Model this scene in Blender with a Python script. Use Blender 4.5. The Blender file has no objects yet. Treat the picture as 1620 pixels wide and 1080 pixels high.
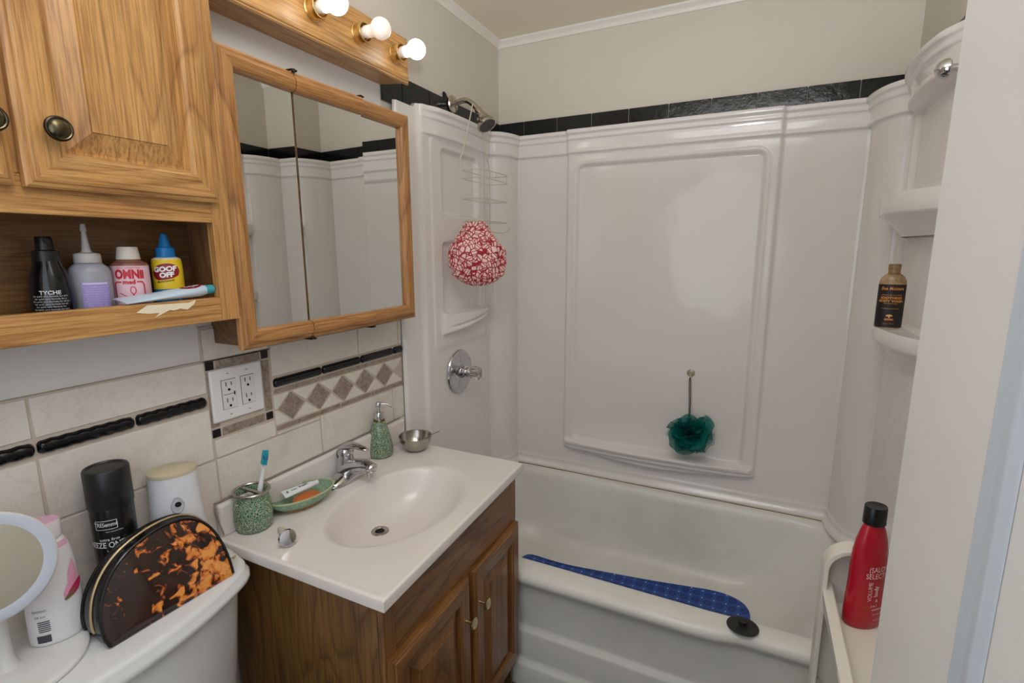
import bpy, math, random
from math import sin, cos, pi, radians, sqrt, exp, floor
from mathutils import Vector, Matrix, noise

random.seed(7)
S = bpy.context.scene
COL = S.collection

# ------------------------------------------------------------------ camera
cam_d = bpy.data.cameras.new('camera')
cam_d.sensor_width = 36.0
cam_d.lens = 36.0 * 793.0 / 1620.0
cam_d.clip_start = 0.02
cam = bpy.data.objects.new('camera', cam_d)
COL.objects.link(cam)
S.camera = cam
_yaw, _pit, _rol = radians(25.83), radians(10.2), radians(-0.18)
_F = Vector((-sin(_yaw) * cos(_pit), cos(_yaw) * cos(_pit), -sin(_pit)))
_r = _F.cross(Vector((0, 0, 1))).normalized()
_u = _r.cross(_F)
_r2 = _r * cos(_rol) + _u * sin(_rol)
_u2 = -_r * sin(_rol) + _u * cos(_rol)
cm = Matrix((_r2, _u2, -_F)).transposed().to_4x4()
cm.translation = Vector((1.0865, -2.1153, 1.40))
cam.matrix_world = cm

# ------------------------------------------------------------------ world, lights, exposure
W = bpy.data.worlds.new('world')
S.world = W
W.use_nodes = True
W.node_tree.nodes['Background'].inputs[0].default_value = (0.80, 0.86, 1.0, 1)
W.node_tree.nodes['Background'].inputs[1].default_value = 0.35
S.view_settings.view_transform = 'Standard'
S.view_settings.look = 'None'
S.view_settings.gamma = 1.0
S.view_settings.use_curve_mapping = False
S.view_settings.exposure = 0.0
S.cycles.use_denoising = True
S.cycles.max_bounces = 10
S.cycles.diffuse_bounces = 5
S.cycles.sample_clamp_indirect = 4.0


def area(name, loc, target, sx, sy, power, col):
    d = bpy.data.lights.new(name, 'AREA')
    d.shape = 'RECTANGLE'
    d.size, d.size_y = sx, sy
    d.energy = power
    d.color = col
    o = bpy.data.objects.new(name, d)
    COL.objects.link(o)
    o.location = loc
    o.rotation_euler = (Vector(target) - Vector(loc)).to_track_quat('-Z', 'Y').to_euler()
    return o


area('doorway_daylight', (0.80, -2.37, 1.45), (0.8, 0.0, 1.2), 0.80, 1.2, 4.0, (0.84, 0.92, 1.0)).data.shape = 'ELLIPSE'
area('ceiling_bounce_fill', (0.95, -1.80, 2.27), (0.90, -1.25, 0.6), 1.0, 0.75, 9.0, (0.90, 0.94, 1.0)).data.shape = 'ELLIPSE'  # added area lamp, stands in for flash bounced off the ceiling
sd = bpy.data.lights.new('bounced_flash_light', 'SPOT')
sd.energy = 40.0
sd.color = (0.92, 0.95, 1.0)
sd.spot_size = radians(118)
sd.spot_blend = 0.5
sd.shadow_soft_size = 0.05
so_ = bpy.data.objects.new('bounced_flash_light', sd)
COL.objects.link(so_)
so_.location = (1.0, -1.90, 1.72)
so_.rotation_euler = (Vector((0.92, -1.50, 2.29)) - Vector((1.0, -1.90, 1.72))).to_track_quat('-Z', 'Y').to_euler()

# ------------------------------------------------------------------ materials


def lin(c):
    c = c / 255.0
    return c / 12.92 if c <= 0.04045 else ((c + 0.055) / 1.055) ** 2.4


def rgb(r, g, b):
    return (lin(r), lin(g), lin(b), 1.0)


class N:
    """tiny node helper"""

    def __init__(self, name):
        self.m = bpy.data.materials.new(name)
        self.m.use_nodes = True
        self.t = self.m.node_tree
        self.b = self.t.nodes['Principled BSDF']

    def n(self, typ, **kw):
        x = self.t.nodes.new(typ)
        for k, v in kw.items():
            setattr(x, k, v)
        return x

    def l(self, a, b):
        self.t.links.new(a, b)

    def set(self, **kw):
        for k, v in kw.items():
            k = {'rough': 'Roughness', 'metal': 'Metallic', 'col': 'Base Color', 'coat': 'Coat Weight', 'trans': 'Transmission Weight',
                 'ior': 'IOR', 'alpha': 'Alpha', 'spec': 'Specular IOR Level', 'sss': 'Subsurface Weight', 'ecol': 'Emission Color',
                 'emit': 'Emission Strength', 'crough': 'Coat Roughness'}[k]
            self.b.inputs[k].default_value = v
        return self

    def co(self, scale=(1, 1, 1), rot=(0, 0, 0), kind='Object'):
        tc = self.n('ShaderNodeTexCoord')
        mp = self.n('ShaderNodeMapping')
        mp.inputs['Scale'].default_value = scale
        mp.inputs['Rotation'].default_value = rot
        self.l(tc.outputs[kind], mp.inputs[0])
        return mp.outputs[0]

    def noise(self, vec, scale, detail=4, rough=0.55, dist=0.0):
        x = self.n('ShaderNodeTexNoise')
        self.l(vec, x.inputs['Vector'])
        x.inputs['Scale'].default_value = scale
        x.inputs['Detail'].default_value = detail
        x.inputs['Roughness'].default_value = rough
        x.inputs['Distortion'].default_value = dist
        return x.outputs['Fac']

    def voro(self, vec, scale, feature='F1', rnd=1.0):
        x = self.n('ShaderNodeTexVoronoi', feature=feature)
        self.l(vec, x.inputs['Vector'])
        x.inputs['Scale'].default_value = scale
        x.inputs['Randomness'].default_value = rnd
        return x

    def ramp(self, fac, stops):
        x = self.n('ShaderNodeValToRGB')
        el = x.color_ramp.elements
        while len(el) < len(stops):
            el.new(0.5)
        for e, (p, c) in zip(el, stops):
            e.position = p
            e.color = c
        self.l(fac, x.inputs[0])
        return x.outputs[0]

    def mix(self, fac, a, b, blend='MIX'):
        x = self.n('ShaderNodeMix', data_type='RGBA', blend_type=blend)
        for sock, v in ((0, fac), (6, a), (7, b)):
            if isinstance(v, (float, int)):
                x.inputs[sock].default_value = v
            elif isinstance(v, tuple):
                x.inputs[sock].default_value = v
            else:
                self.l(v, x.inputs[sock])
        return x.outputs[2]

    def math(self, op, a, b=None, c=None):
        x = self.n('ShaderNodeMath', operation=op)
        for i, v in enumerate((a, b, c)):
            if v is None:
                continue
            if isinstance(v, (float, int)):
                x.inputs[i].default_value = v
            else:
                self.l(v, x.inputs[i])
        return x.outputs[0]

    def bump(self, h, strength=0.3, dist=0.002):
        x = self.n('ShaderNodeBump')
        x.inputs['Strength'].default_value = strength
        x.inputs['Distance'].default_value = dist
        self.l(h, x.inputs['Height'])
        self.l(x.outputs[0], self.b.inputs['Normal'])

    def col(self, s):
        self.l(s, self.b.inputs['Base Color'])
        return self


def plain(name, c, rough=0.5, **kw):
    n = N(name)
    n.set(col=rgb(*c), rough=rough, **kw)
    return n.m


def wood(name, light, mid, dark, axis='Z', rough=0.38, cath=1.0):
    n = N(name)
    k = {'X': 0, 'Y': 1, 'Z': 2}[axis]
    s1 = [1, 1, 1]
    s1[k] = 0.10
    s2 = [1, 1, 1]
    s2[k] = 0.03
    s3 = [1, 1, 1]
    s3[k] = 0.16
    a = n.co(tuple(s1))
    b = n.co(tuple(s2))
    c = n.co(tuple(s3))
    low = n.noise(a, 7, 2, 0.5)
    rings = n.math('FRACT', n.math('MULTIPLY', n.noise(c, 5.0, 2, 0.42, 0.5), 13.0 * cath))
    ring = n.ramp(rings, [(0.0, rgb(*dark)), (0.10, rgb(*mid)), (0.5, rgb(*light)), (0.86, rgb(*light)), (1.0, rgb(*dark))])
    base = n.ramp(low, [(0.3, rgb(*mid)), (0.7, rgb(*light))])
    c1 = n.mix(0.55, base, ring)
    pores = n.noise(b, 260, 3, 0.7)
    pc = n.ramp(pores, [(0.38, (0.42, 0.34, 0.28, 1)), (0.56, (1, 1, 1, 1))])
    c2 = n.mix(0.65, c1, pc, 'MULTIPLY')
    n.col(c2)
    n.set(rough=rough, coat=0.15, crough=0.25)
    n.bump(pores, 0.12, 0.001)
    return n.m


OAK = {ax: wood('golden_oak_' + ax, (208, 158, 96), (192, 139, 80), (148, 100, 56), ax) for ax in 'XYZ'}
OAKD = {ax: wood('mirror_oak_' + ax, (194, 142, 84), (172, 116, 62), (122, 76, 38), ax) for ax in 'YZ'}
BAR = {ax: wood('light_bar_oak_' + ax, (206, 160, 100), (190, 142, 84), (156, 110, 62), ax) for ax in 'YZ'}
VAN = {ax: wood('dark_stained_oak_' + ax, (148, 102, 54), (122, 80, 40), (78, 48, 22), ax, rough=0.34) for ax in 'YZ'}
VSIDE = wood('vanity_side_oak', (138, 100, 54), (116, 80, 38), (70, 46, 20), 'Z', cath=1.6)
INSIDE = wood('cabinet_interior_oak', (128, 92, 54), (110, 76, 42), (84, 54, 28), 'Y')


def paint(name, c, rough=0.6, amp=0.03):
    n = N(name)
    v = n.co()
    f = n.noise(v, 3, 3)
    c1 = rgb(*c)
    c2 = tuple(x * (1 - amp) for x in c1[:3]) + (1,)
    n.col(n.ramp(f, [(0.3, c1), (0.7, c2)]))
    n.set(rough=rough)
    n.bump(n.noise(v, 220, 2), 0.12, 0.0006)
    return n.m


WALLP = paint('warm_white_wall_paint', (212, 205, 192))
WALLB = paint('white_wall_patch', (232, 228, 224))
CEIL = paint('ceiling_paint', (240, 231, 210))
TRIMP = paint('trim_paint', (232, 228, 218), 0.4)
DOORP = paint('door_gloss_white', (228, 226, 222), 0.35, 0.02)
DOORE = paint('door_moulding_daylight_tint', (208, 217, 226), 0.3, 0.02)  # white moulding with bluish daylight put into its colour


def acrylic(name, c, c2, rough, dirt=0.35):
    n = N(name)
    v = n.co()
    f = n.noise(v, 2.3, 5, 0.6)
    n.col(n.mix(n.ramp(f, [(0.45, (0, 0, 0, 1)), (0.8, (dirt, dirt, dirt, 1))]), rgb(*c), rgb(*c2)))
    n.set(rough=rough, spec=0.5)
    n.bump(n.noise(v, 5.0, 2, 0.5), 0.35, 0.012)
    return n.m


SURR = acrylic('white_acrylic', (236, 231, 227), (226, 220, 215), 0.12)
TUBM = acrylic('worn_white_enamel', (232, 230, 223), (206, 204, 197), 0.30, 0.8)
PORC = acrylic('white_porcelain', (226, 226, 226), (216, 215, 212), 0.12)
COUNT = acrylic('cultured_marble', (232, 224, 219), (222, 212, 205), 0.18)
WHITEP = plain('white_plastic', (226, 224, 222), 0.35)
CARTP = plain('cream_white_plastic', (226, 221, 210), 0.38)


def tile_cream():
    n = N('cream_stone_tile')
    v = n.co()
    f = n.noise(v, 9, 6, 0.65, 0.8)
    c = n.ramp(f, [(0.30, rgb(214, 204, 194)), (0.5, rgb(224, 216, 206)), (0.72, rgb(229, 222, 214))])
    vn = n.voro(n.co((1, 1, 1)), 26, 'DISTANCE_TO_EDGE')
    g = n.noise(v, 38, 3, 0.7, 1.4)
    veins = n.ramp(g, [(0.40, (0.90, 0.87, 0.84, 1)), (0.44, (1, 1, 1, 1))])
    n.col(n.mix(0.55, c, veins, 'MULTIPLY'))
    n.set(rough=0.32)
    n.bump(f, 0.25, 0.0012)
    return n.m


def tile_brown():
    n = N('brown_marble_tile')
    v = n.co()
    f = n.noise(v, 55, 6, 0.7, 1.2)
    n.col(n.ramp(f, [(0.30, rgb(112, 96, 84)), (0.5, rgb(148, 131, 117)), (0.62, rgb(168, 152, 140)), (0.75, rgb(190, 178, 168))]))
    n.set(rough=0.3)
    n.bump(f, 0.2, 0.001)
    return n.m


def tile_black(name='black_glazed_tile', c=(16, 17, 20), bs=0.25):
    n = N(name)
    v = n.co()
    n.set(col=rgb(*c), rough=0.12, spec=0.38)
    n.bump(n.noise(v, 30, 4, 0.6), bs, 0.004)
    return n.m


CREAM, BROWN, BLACKT = tile_cream(), tile_brown(), tile_black()
GROUT = plain('beige_grout', (196, 182, 168), 0.85)
DGROUT = plain('grey_grout', (150, 150, 145), 0.85)


def metal(name, c, rough, metalv=1.0):
    n = N(name)
    n.set(col=rgb(*c), rough=rough, metal=metalv)
    return n.m


CHROME = metal('chrome', (205, 205, 208), 0.07)
NICKEL = metal('brushed_nickel', (192, 184, 170), 0.2)
STEEL = metal('brushed_steel', (178, 172, 164), 0.24)
BRASS = metal('polished_brass', (226, 194, 130), 0.27)
PALEBRASS = metal('pale_brass', (216, 200, 160), 0.25)
BRONZE = metal('dark_bronze', (62, 56, 46), 0.3)
BRONZEHI = metal('rubbed_bronze', (96, 88, 66), 0.25)
MIRROR = metal('mirror_silver', (226, 226, 222), 0.0)
BLACKP = plain('black_plastic', (14, 14, 15), 0.25)
BLACKR = plain('black_rubber', (30, 29, 28), 0.55)
WIREM = plain('white_coated_wire', (206, 198, 184), 0.4)
DARK = plain('dark_gap', (10, 9, 8), 0.8)


def crackle(name='green_crackle_mosaic', base=(36, 98, 80), base2=(80, 140, 112), lines=(214, 202, 172), lw=0.0):
    n = N(name)
    v = n.co()
    vo = n.voro(v, 210, 'DISTANCE_TO_EDGE')
    cell = n.voro(v, 210, 'F1')
    big = n.noise(v, 60, 3, 0.6)
    fill = n.mix(n.ramp(cell.outputs['Color'], [(0.3, (0, 0, 0, 1)), (0.8, (1, 1, 1, 1))]), rgb(*base), rgb(*base2))
    edge = n.ramp(n.math('ADD', vo.outputs['Distance'], n.math('MULTIPLY', big, -0.085)), [(0.0, (1, 1, 1, 1)), (0.012, (0, 0, 0, 1))])
    n.col(n.mix(edge, fill, rgb(*lines)))
    n.set(rough=0.2)
    n.bump(vo.outputs['Distance'], 0.3, 0.001)
    return n.m


CRACK = crackle()
CRACK2 = crackle('green_glass_dish', (104, 150, 128), (128, 166, 138), (170, 178, 140))


def vividmat(name, c, rough=0.4, **kw):
    return plain(name, c, rough, **kw)


# ------------------------------------------------------------------ mesh builder
_tc = {}


def text_geo(s, size=1.0, bold=0.0, shear=0.0, align='CENTER'):
    key = (s, bold, shear, align)
    if key not in _tc:
        cu = bpy.data.curves.new('lettering', 'FONT')
        cu.body = s
        cu.size = 1.0
        cu.align_x = align
        cu.offset = bold
        cu.shear = shear
        cu.resolution_u = 3
        o = bpy.data.objects.new('lettering', cu)
        COL.objects.link(o)
        bpy.context.view_layer.update()
        dg = bpy.context.evaluated_depsgraph_get()
        me = bpy.data.meshes.new_from_object(o.evaluated_get(dg))
        _tc[key] = ([tuple(v.co) for v in me.vertices], [tuple(p.vertices) for p in me.polygons])
        bpy.data.objects.remove(o)
        bpy.data.curves.remove(cu)
        bpy.data.meshes.remove(me)
    v, f = _tc[key]
    return [(a[0] * size, a[1] * size) for a in v], f


class M:
    def __init__(self):
        self.v, self.f, self.mi = [], [], []

    def add(self, vs, fs, mi=0):
        o = len(self.v)
        self.v += [tuple(x) for x in vs]
        self.f += [tuple(i + o for i in f) for f in fs]
        self.mi += [mi] * len(fs)
        return self

    def xf(self, mat, start=0):
        for i in range(start, len(self.v)):
            self.v[i] = tuple(mat @ Vector(self.v[i]))
        return self

    def box(self, x0, x1, y0, y1, z0, z1, mi=0):
        vs = [(x, y, z) for x in (x0, x1) for y in (y0, y1) for z in (z0, z1)]
        return self.add(vs, [(0, 1, 3, 2), (4, 6, 7, 5), (0, 4, 5, 1), (2, 3, 7, 6), (0, 2, 6, 4), (1, 5, 7, 3)], mi)

    def loops(self, L, cap0=False, cap1=False, mi=0, closed=True, ring=False):
        n = len(L[0])
        vs = [p for l in L for p in l]
        fs = []
        K = len(L)
        for i in range(K if ring else K - 1):
            i2 = (i + 1) % K
            for j in range(n if closed else n - 1):
                j2 = (j + 1) % n
                fs.append((i * n + j, i * n + j2, i2 * n + j2, i2 * n + j))
        if cap0:
            fs.append(tuple(range(n))[::-1])
        if cap1:
            fs.append(tuple((K - 1) * n + j for j in range(n)))
        return self.add(vs, fs, mi)

    def lathe(self, prof, n=32, mi=0, ex=1.0, ey=1.0, mat=None, cap0=True, cap1=True):
        L = []
        for r, z in prof:
            r = max(r, 1e-5)
            L.append([(r * ex * cos(2 * pi * k / n), r * ey * sin(2 * pi * k / n), z) for k in range(n)])
        if mat is not None:
            L = [[tuple(mat @ Vector(p)) for p in l] for l in L]
        return self.loops(L, cap0, cap1, mi)

    def tube(self, pts, r, n=10, closed=False, caps=True, mi=0):
        P = [Vector(p) for p in pts]
        R = r if isinstance(r, (list, tuple)) else [r] * len(P)
        L = []
        up = None
        for i, p in enumerate(P):
            if closed:
                d = P[(i + 1) % len(P)] - P[i - 1]
            else:
                d = P[min(i + 1, len(P) - 1)] - P[max(i - 1, 0)]
            d.normalize()
            if up is None:
                up = Vector((0, 0, 1)) if abs(d.z) < 0.9 else Vector((1, 0, 0))
            a = (up - d * up.dot(d)).normalized()
            up = a
            b = d.cross(a)
            L.append([tuple(p + (a * cos(2 * pi * k / n) + b * sin(2 * pi * k / n)) * R[i]) for k in range(n)])
        return self.loops(L, caps and not closed, caps and not closed, mi, ring=closed)

    def prism(self, poly, z0, z1, mi=0, mat=None):
        a = [(x, y, z0) for x, y in poly]
        b = [(x, y, z1) for x, y in poly]
        if mat is not None:
            a = [tuple(mat @ Vector(p)) for p in a]
            b = [tuple(mat @ Vector(p)) for p in b]
        return self.loops([a, b], True, True, mi)

    def sphere(self, c, r, mi=0, n=24, m=14, sc=(1, 1, 1)):
        L = []
        for i in range(m + 1):
            t = pi * i / m
            rr = max(sin(t) * r, 1e-5)
            L.append([(c[0] + rr * sc[0] * cos(2 * pi * k / n), c[1] + rr * sc[1] * sin(2 * pi * k / n), c[2] - cos(t) * r * sc[2]) for k in range(n)])
        return self.loops(L, True, True, mi)

    def grid(self, fn, nu, nv, mi=0):
        vs = [fn(i / nu, j / nv) for i in range(nu + 1) for j in range(nv + 1)]
        fs = [(i * (nv + 1) + j, (i + 1) * (nv + 1) + j, (i + 1) * (nv + 1) + j + 1, i * (nv + 1) + j + 1) for i in range(nu) for j in range(nv)]
        return self.add(vs, fs, mi)

    def text(self, s, size, fn, x=0, y=0, bold=0.0, shear=0.0, mi=0, align='CENTER', sx=1.0, rot=0):
        v, f = text_geo(s, size, bold, shear, align)
        c, sn = cos(rot), sin(rot)
        vs = []
        for a, b in v:
            a *= sx
            vs.append(fn(x + a * c - b * sn, y + a * sn + b * c))
        return self.add(vs, f, mi)

    def build(self, name, mats, parent=None, smooth=True, bevel=0.0, seg=2, sharp=35, world=False, solid=0, sub=0):
        me = bpy.data.meshes.new(name)
        vs = self.v
        if world and parent is not None:
            p = parent
            off = Vector((0, 0, 0))
            while p is not None:
                off += p.location
                p = p.parent
            vs = [(a - off.x, b - off.y, c - off.z) for a, b, c in vs]
        me.from_pydata(vs, [], self.f)
        if not isinstance(mats, (list, tuple)):
            mats = [mats]
        for m in mats:
            me.materials.append(m)
        me.polygons.foreach_set('material_index', self.mi)
        me.polygons.foreach_set('use_smooth', [smooth] * len(self.f))
        me.update()
        if smooth:
            me.set_sharp_from_angle(angle=radians(sharp))
        o = bpy.data.objects.new(name, me)
        COL.objects.link(o)
        if parent is not None:
            o.parent = parent
        if solid:
            md = o.modifiers.new('solid', 'SOLIDIFY')
            md.thickness = solid
            md.offset = 0
        if bevel:
            md = o.modifiers.new('bevel', 'BEVEL')
            md.width = bevel
            md.segments = seg
            md.limit_method = 'ANGLE'
            md.angle_limit = radians(40)
            md.harden_normals = False
        if sub:
            md = o.modifiers.new('sub', 'SUBSURF')
            md.levels = md.render_levels = sub
        return o


def thing(name, label, cat, loc=(0, 0, 0), rz=0.0, group=None):
    o = bpy.data.objects.new(name, None)
    COL.objects.link(o)
    o.empty_display_size = 0.05
    o.location = loc
    o.rotation_euler = (0, 0, rz)
    o['label'] = label
    o['category'] = cat
    if group:
        o['group'] = group
    return o


def tag(o, label, cat, group=None):
    o['label'] = label
    o['category'] = cat
    if group:
        o['group'] = group
    return o


def struct(o, label=None, cat=None):
    o['kind'] = 'structure'
    if label:
        o['label'] = label
    if cat:
        o['category'] = cat
    return o


def sst(a, b, x):
    t = min(1.0, max(0.0, (x - a) / (b - a)))
    return t * t * (3 - 2 * t)


def sdr(u, v, u0, u1, v0, v1, r):
    cx, cy = (u0 + u1) / 2, (v0 + v1) / 2
    dx = abs(u - cx) - (u1 - u0) / 2 + r
    dy = abs(v - cy) - (v1 - v0) / 2 + r
    return min(max(dx, dy), 0.0) + sqrt(max(dx, 0) ** 2 + max(dy, 0) ** 2) - r


def rrect(x0, x1, y0, y1, r, z=None, n=6):
    """rounded rectangle loop, r may be 4 radii: (x1y1, x0y1, x0y0, x1y0)"""
    R = r if isinstance(r, (tuple, list)) else (r,) * 4
    pts = []
    for (cx, cy, a0, rr) in ((x1 - R[0], y1 - R[0], 0, R[0]), (x0 + R[1], y1 - R[1], pi / 2, R[1]), (x0 + R[2], y0 + R[2], pi, R[2]), (x1 - R[3], y0 + R[3], 1.5 * pi, R[3])):
        for k in range(n + 1):
            a = a0 + pi / 2 * k / n
            pts.append((cx + rr * cos(a), cy + rr * sin(a)) if z is None else (cx + rr * cos(a), cy + rr * sin(a), z))
    return pts


def spline(P, per=8):
    P = [Vector(p) for p in P]
    out = []
    for i in range(len(P) - 1):
        p0, p1, p2, p3 = P[max(i - 1, 0)], P[i], P[i + 1], P[min(i + 2, len(P) - 1)]
        for k in range(per):
            t = k / per
            out.append(0.5 * ((2 * p1) + (p2 - p0) * t + (2 * p0 - 5 * p1 + 4 * p2 - p3) * t * t + (3 * p1 - p0 - 3 * p2 + p3) * t ** 3))
    out.append(P[-1])
    return out


# ================================================================== SETTING
H = 2.295
WX = 1.50
YB = -2.42
struct(M().box(-0.1, 0.0, YB - 0.1, 0.1, 0, H).build('wall_left', WALLP, smooth=False))
struct(M().box(-0.1, WX + 0.1, 0.0, 0.1, 0, H).build('wall_back', WALLP, smooth=False))
struct(M().box(WX, WX + 0.1, YB - 0.1, 0.1, 0, H).build('wall_right', WALLP, smooth=False))
m = M()
m.box(0.0, 0.42, YB - 0.1, YB, 0, H)
m.box(1.26, WX, YB - 0.1, YB, 0, H)
m.box(0.42, 1.26, YB - 0.1, YB, 2.06, H)
struct(m.build('wall_front', WALLP, smooth=False))
struct(M().box(-0.1, WX + 0.1, YB - 1.2, 0.1, H, H + 0.06).build('ceiling', CEIL, smooth=False))


def floor_mat():
    n = N('dark_vinyl_floor')
    v = n.co((3.3, 3.3, 3.3))
    br = n.n('ShaderNodeTexBrick')
    n.l(v, br.inputs['Vector'])
    br.inputs['Color1'].default_value = rgb(92, 84, 78)
    br.inputs['Color2'].default_value = rgb(80, 74, 70)
    br.inputs['Mortar'].default_value = rgb(48, 44, 42)
    br.inputs['Mortar Size'].default_value = 0.01
    br.inputs['Brick Width'].default_value = 1.0
    br.inputs['Row Height'].default_value = 1.0
    br.offset = 0.0
    n.col(br.outputs[0])
    n.set(rough=0.5)
    return n.m


struct(M().box(-0.1, WX + 0.1, YB - 1.2, 0.1, -0.06, 0.0).build('floor', floor_mat(), smooth=False))

# crown strip at the ceiling (back and left wall, right wall)
prof = [(0.0, 0.0), (0.0, -0.030), (0.005, -0.030), (0.006, -0.023), (0.010, -0.015), (0.018, -0.008), (0.020, -0.006), (0.0215, 0.0)]
m = M()
m.loops([[(d, y, H + h) for d, h in prof] for y in (YB, -0.0215)] + [], True, True)
m2 = M()
m2.loops([[(x, -d, H + h) for d, h in prof] for x in (0.0, WX)], True, True)
struct(m2.build('trim_1', TRIMP, sharp=60))
struct(m.build('trim_2', TRIMP, sharp=60))

# ---- whiter patch of wall behind cabinets, less warm than the rest
struct(M().box(0.0, 0.0015, -2.3, -0.80, 1.165, 1.925).build('trim_3', WALLB, smooth=False))

# ---- tiles on the left wall
m = M()
T = 0.008


def tile(y0, y1, z0, z1, mi, t=T, g=0.0025):
    m.box(0.0015, t, y0 + g, y1 - g, z0 + g, z1 - g, mi)


m.box(0.0, 0.006, -2.3, -0.755, 0.60, 1.164, 3)
m.box(0.0, 0.006, -1.445, -0.755, 1.16, 1.24, 3)
ys = [-2.3, -2.048, -1.743, -1.44]
for a, b in zip(ys[:-1], ys[1:]):
    tile(a, b, 1.089, 1.163, 0)
    tile(a, b, 0.934, 1.055, 0)
for a, b in zip([-2.3, -2.048, -1.743, -1.438, -1.13, -0.815, -0.755][:-1], [-2.048, -1.743, -1.438, -1.13, -0.815, -0.755]):
    if a < -1.5 or a >= -1.14:
        tile(a, b, 0.832 if a > -1.14 else 0.63, 0.934 if a < -1.2 else 0.944, 0)
    if a > -1.14:
        tile(a, b, 0.63, 0.832, 0)
tile(-1.438, -1.13, 0.832, 0.934, 0)
tile(-1.438, -1.275, 0.934, 0.98, 0)
tile(-1.275, -1.13, 0.934, 0.944, 0)
tile(-1.438, -1.13, 0.63, 0.832, 0)
# outlet border
oy0, oy1, oz0, oz1 = -1.442, -1.278, 0.982, 1.163
bw = 0.024
for (a, b) in ((oy0, oy0 + bw), (oy1 - bw, oy1)):
    for (c, d) in ((oz0, oz0 + bw), (oz1 - bw, oz1)):
        tile(a, b, c, d, 2)
tile(oy0, oy0 + bw, oz0 + bw, oz1 - bw, 1)
tile(oy1 - bw, oy1, oz0 + bw, oz1 - bw, 1)
tile(oy0 + bw, oy1 - bw, oz0, oz0 + bw, 1)
tile(oy0 + bw, oy1 - bw, oz1 - bw, oz1, 1)
tile(oy0, oy1, oz1, 1.235, 0)
# upper row right of the outlet
for a, b in ((-1.275, -0.965), (-0.965, -0.775), (-0.775, -0.755)):
    tile(a, b, 1.089, 1.172, 0)
    tile(a, b, 1.172, 1.238, 0)
# brown pencil strips and diamond band
for a, b in ((-1.275, -0.922), (-0.922, -0.757)):
    tile(a, b, 1.042, 1.058, 1)
for a, b in ((-1.275, -1.05), (-1.05, -0.918), (-0.918, -0.757)):
    tile(a, b, 0.945, 0.961, 1)
zc = 1.0015
dh, dw = 0.037, 0.0405
dc = [-1.222 + 0.0928 * k for k in range(5)]
for c in dc:
    q = [(c - dw, zc), (c, zc - dh), (c + dw, zc), (c, zc + dh)]
    m.loops([[(0.001, a, b) for a, b in q], [(T, a, b) for a, b in q]], True, True, 1)
h2 = 0.039
sp = 0.0928
edges = [dc[0] - sp] + dc + [dc[-1] + sp]
for sgn in (1, -1):
    # triangles between diamonds above and below
    for a, b in zip(edges[:-1], edges[1:]):
        lo, hi = max(a, -1.274), min(b, -0.758)
        mid = (a + b) / 2
        g = 0.0028
        pts = []
        A = (lo + (g * 1.6 if a > -1.274 else 0), zc + sgn * h2)
        B = (hi - (g * 1.6 if b < -0.758 else 0), zc + sgn * h2)
        if a < -1.274:
            q = [A, B, (mid + 0.002, zc + sgn * g), (lo, zc + sgn * g)]
        elif b > -0.758:
            q = [A, B, (hi, zc + sgn * g), (mid - 0.002, zc + sgn * g)]
        else:
            q = [A, B, (mid, zc + sgn * 0.004)]
        if sgn > 0:
            q = q[::-1]
        m.loops([[(0.001, y, z) for y, z in q], [(T - 0.0004, y, z) for y, z in q]], True, True, 0)
struct(m.build('trim_4', [CREAM, BROWN, BLACKT, GROUT], smooth=True, bevel=0.0008, seg=1))

# black rope liner: pieces with twisted bumps
m = M()
for a, b in ((-2.3, -2.048), (-2.046, -1.745), (-1.741, -1.592), (-1.588, -1.447), (-1.272, -1.116), (-1.112, -0.962), (-0.958, -0.806), (-0.802, -0.757)):
    L = []
    nseg = max(6, int((b - a) / 0.003))
    for i in range(nseg + 1):
        y = a + (b - a) * i / nseg
        e = min(1.0, min(i, nseg - i) / 1.5 * 0.5 + 0.55)
        ring = []
        for k in range(13):
            t = -pi / 2 + pi * k / 12
            rr = 0.0125 * e * (1 + 0.045 * sin(2 * t + 2 * pi * y / 0.022)) if y < -1.3 else 0.012 * e
            ring.append((0.004 + rr * cos(t), y, 1.0725 + rr * sin(t)))
        L.append(ring)
    m.loops(L, True, True, 0, closed=False)
struct(m.build('trim_5', tile_black('black_liner_tile', (18, 18, 20), 0.1), sharp=60))

# black tile border above the surround
m = M()
zb, zt = 1.862, 1.954
m.box(0, 0.004, -0.802, 0, zb, zt - 0.002, 1)
m.box(0, WX, -0.004, 0, zb, zt - 0.002, 1)
m.box(WX - 0.004, WX, -0.9, 0, zb, zt - 0.002, 1)
for a, b in zip([-0.802, -0.700, -0.547, -0.394, -0.241, -0.088, -0.006][:-1], [-0.700, -0.547, -0.394, -0.241, -0.088, -0.006]):
    m.box(0.002, 0.009, a + 0.0015, b - 0.0015, zb, zt, 0)
xs = [0.008, 0.127, 0.280, 0.431, 0.584, 0.737, 0.890, 1.044, 1.199, 1.352, 1.492]
for a, b in zip(xs[:-1], xs[1:]):
    m.box(a + 0.0015, b - 0.0015, -0.009, -0.002, zb, zt, 0)
ys = [-0.98, -0.83, -0.677, -0.524, -0.371, -0.218, -0.065, -0.008]
for a, b in zip(ys[:-1], ys[1:]):
    m.box(WX - 0.009, WX - 0.002, a + 0.0015, b - 0.0015, zb, zt, 0)
struct(m.build('trim_6', [tile_black('black_border_tile', (13, 14, 15), 0.28), DGROUT], bevel=0.001, seg=1))
# unpatched hole edge in the wall above the tile, around the shower arm
struct(M().prism([(-0.452, 1.925), (-0.451, 1.976), (-0.440, 1.972), (-0.425, 1.957), (-0.352, 1.957), (-0.352, 1.925)], 0.0005, 0.0092, mat=Matrix(((0, 0, 1, 0), (1, 0, 0, 0), (0, 1, 0, 0), (0, 0, 0, 1)))).build('trim_7', BLACKT, smooth=False))

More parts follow.
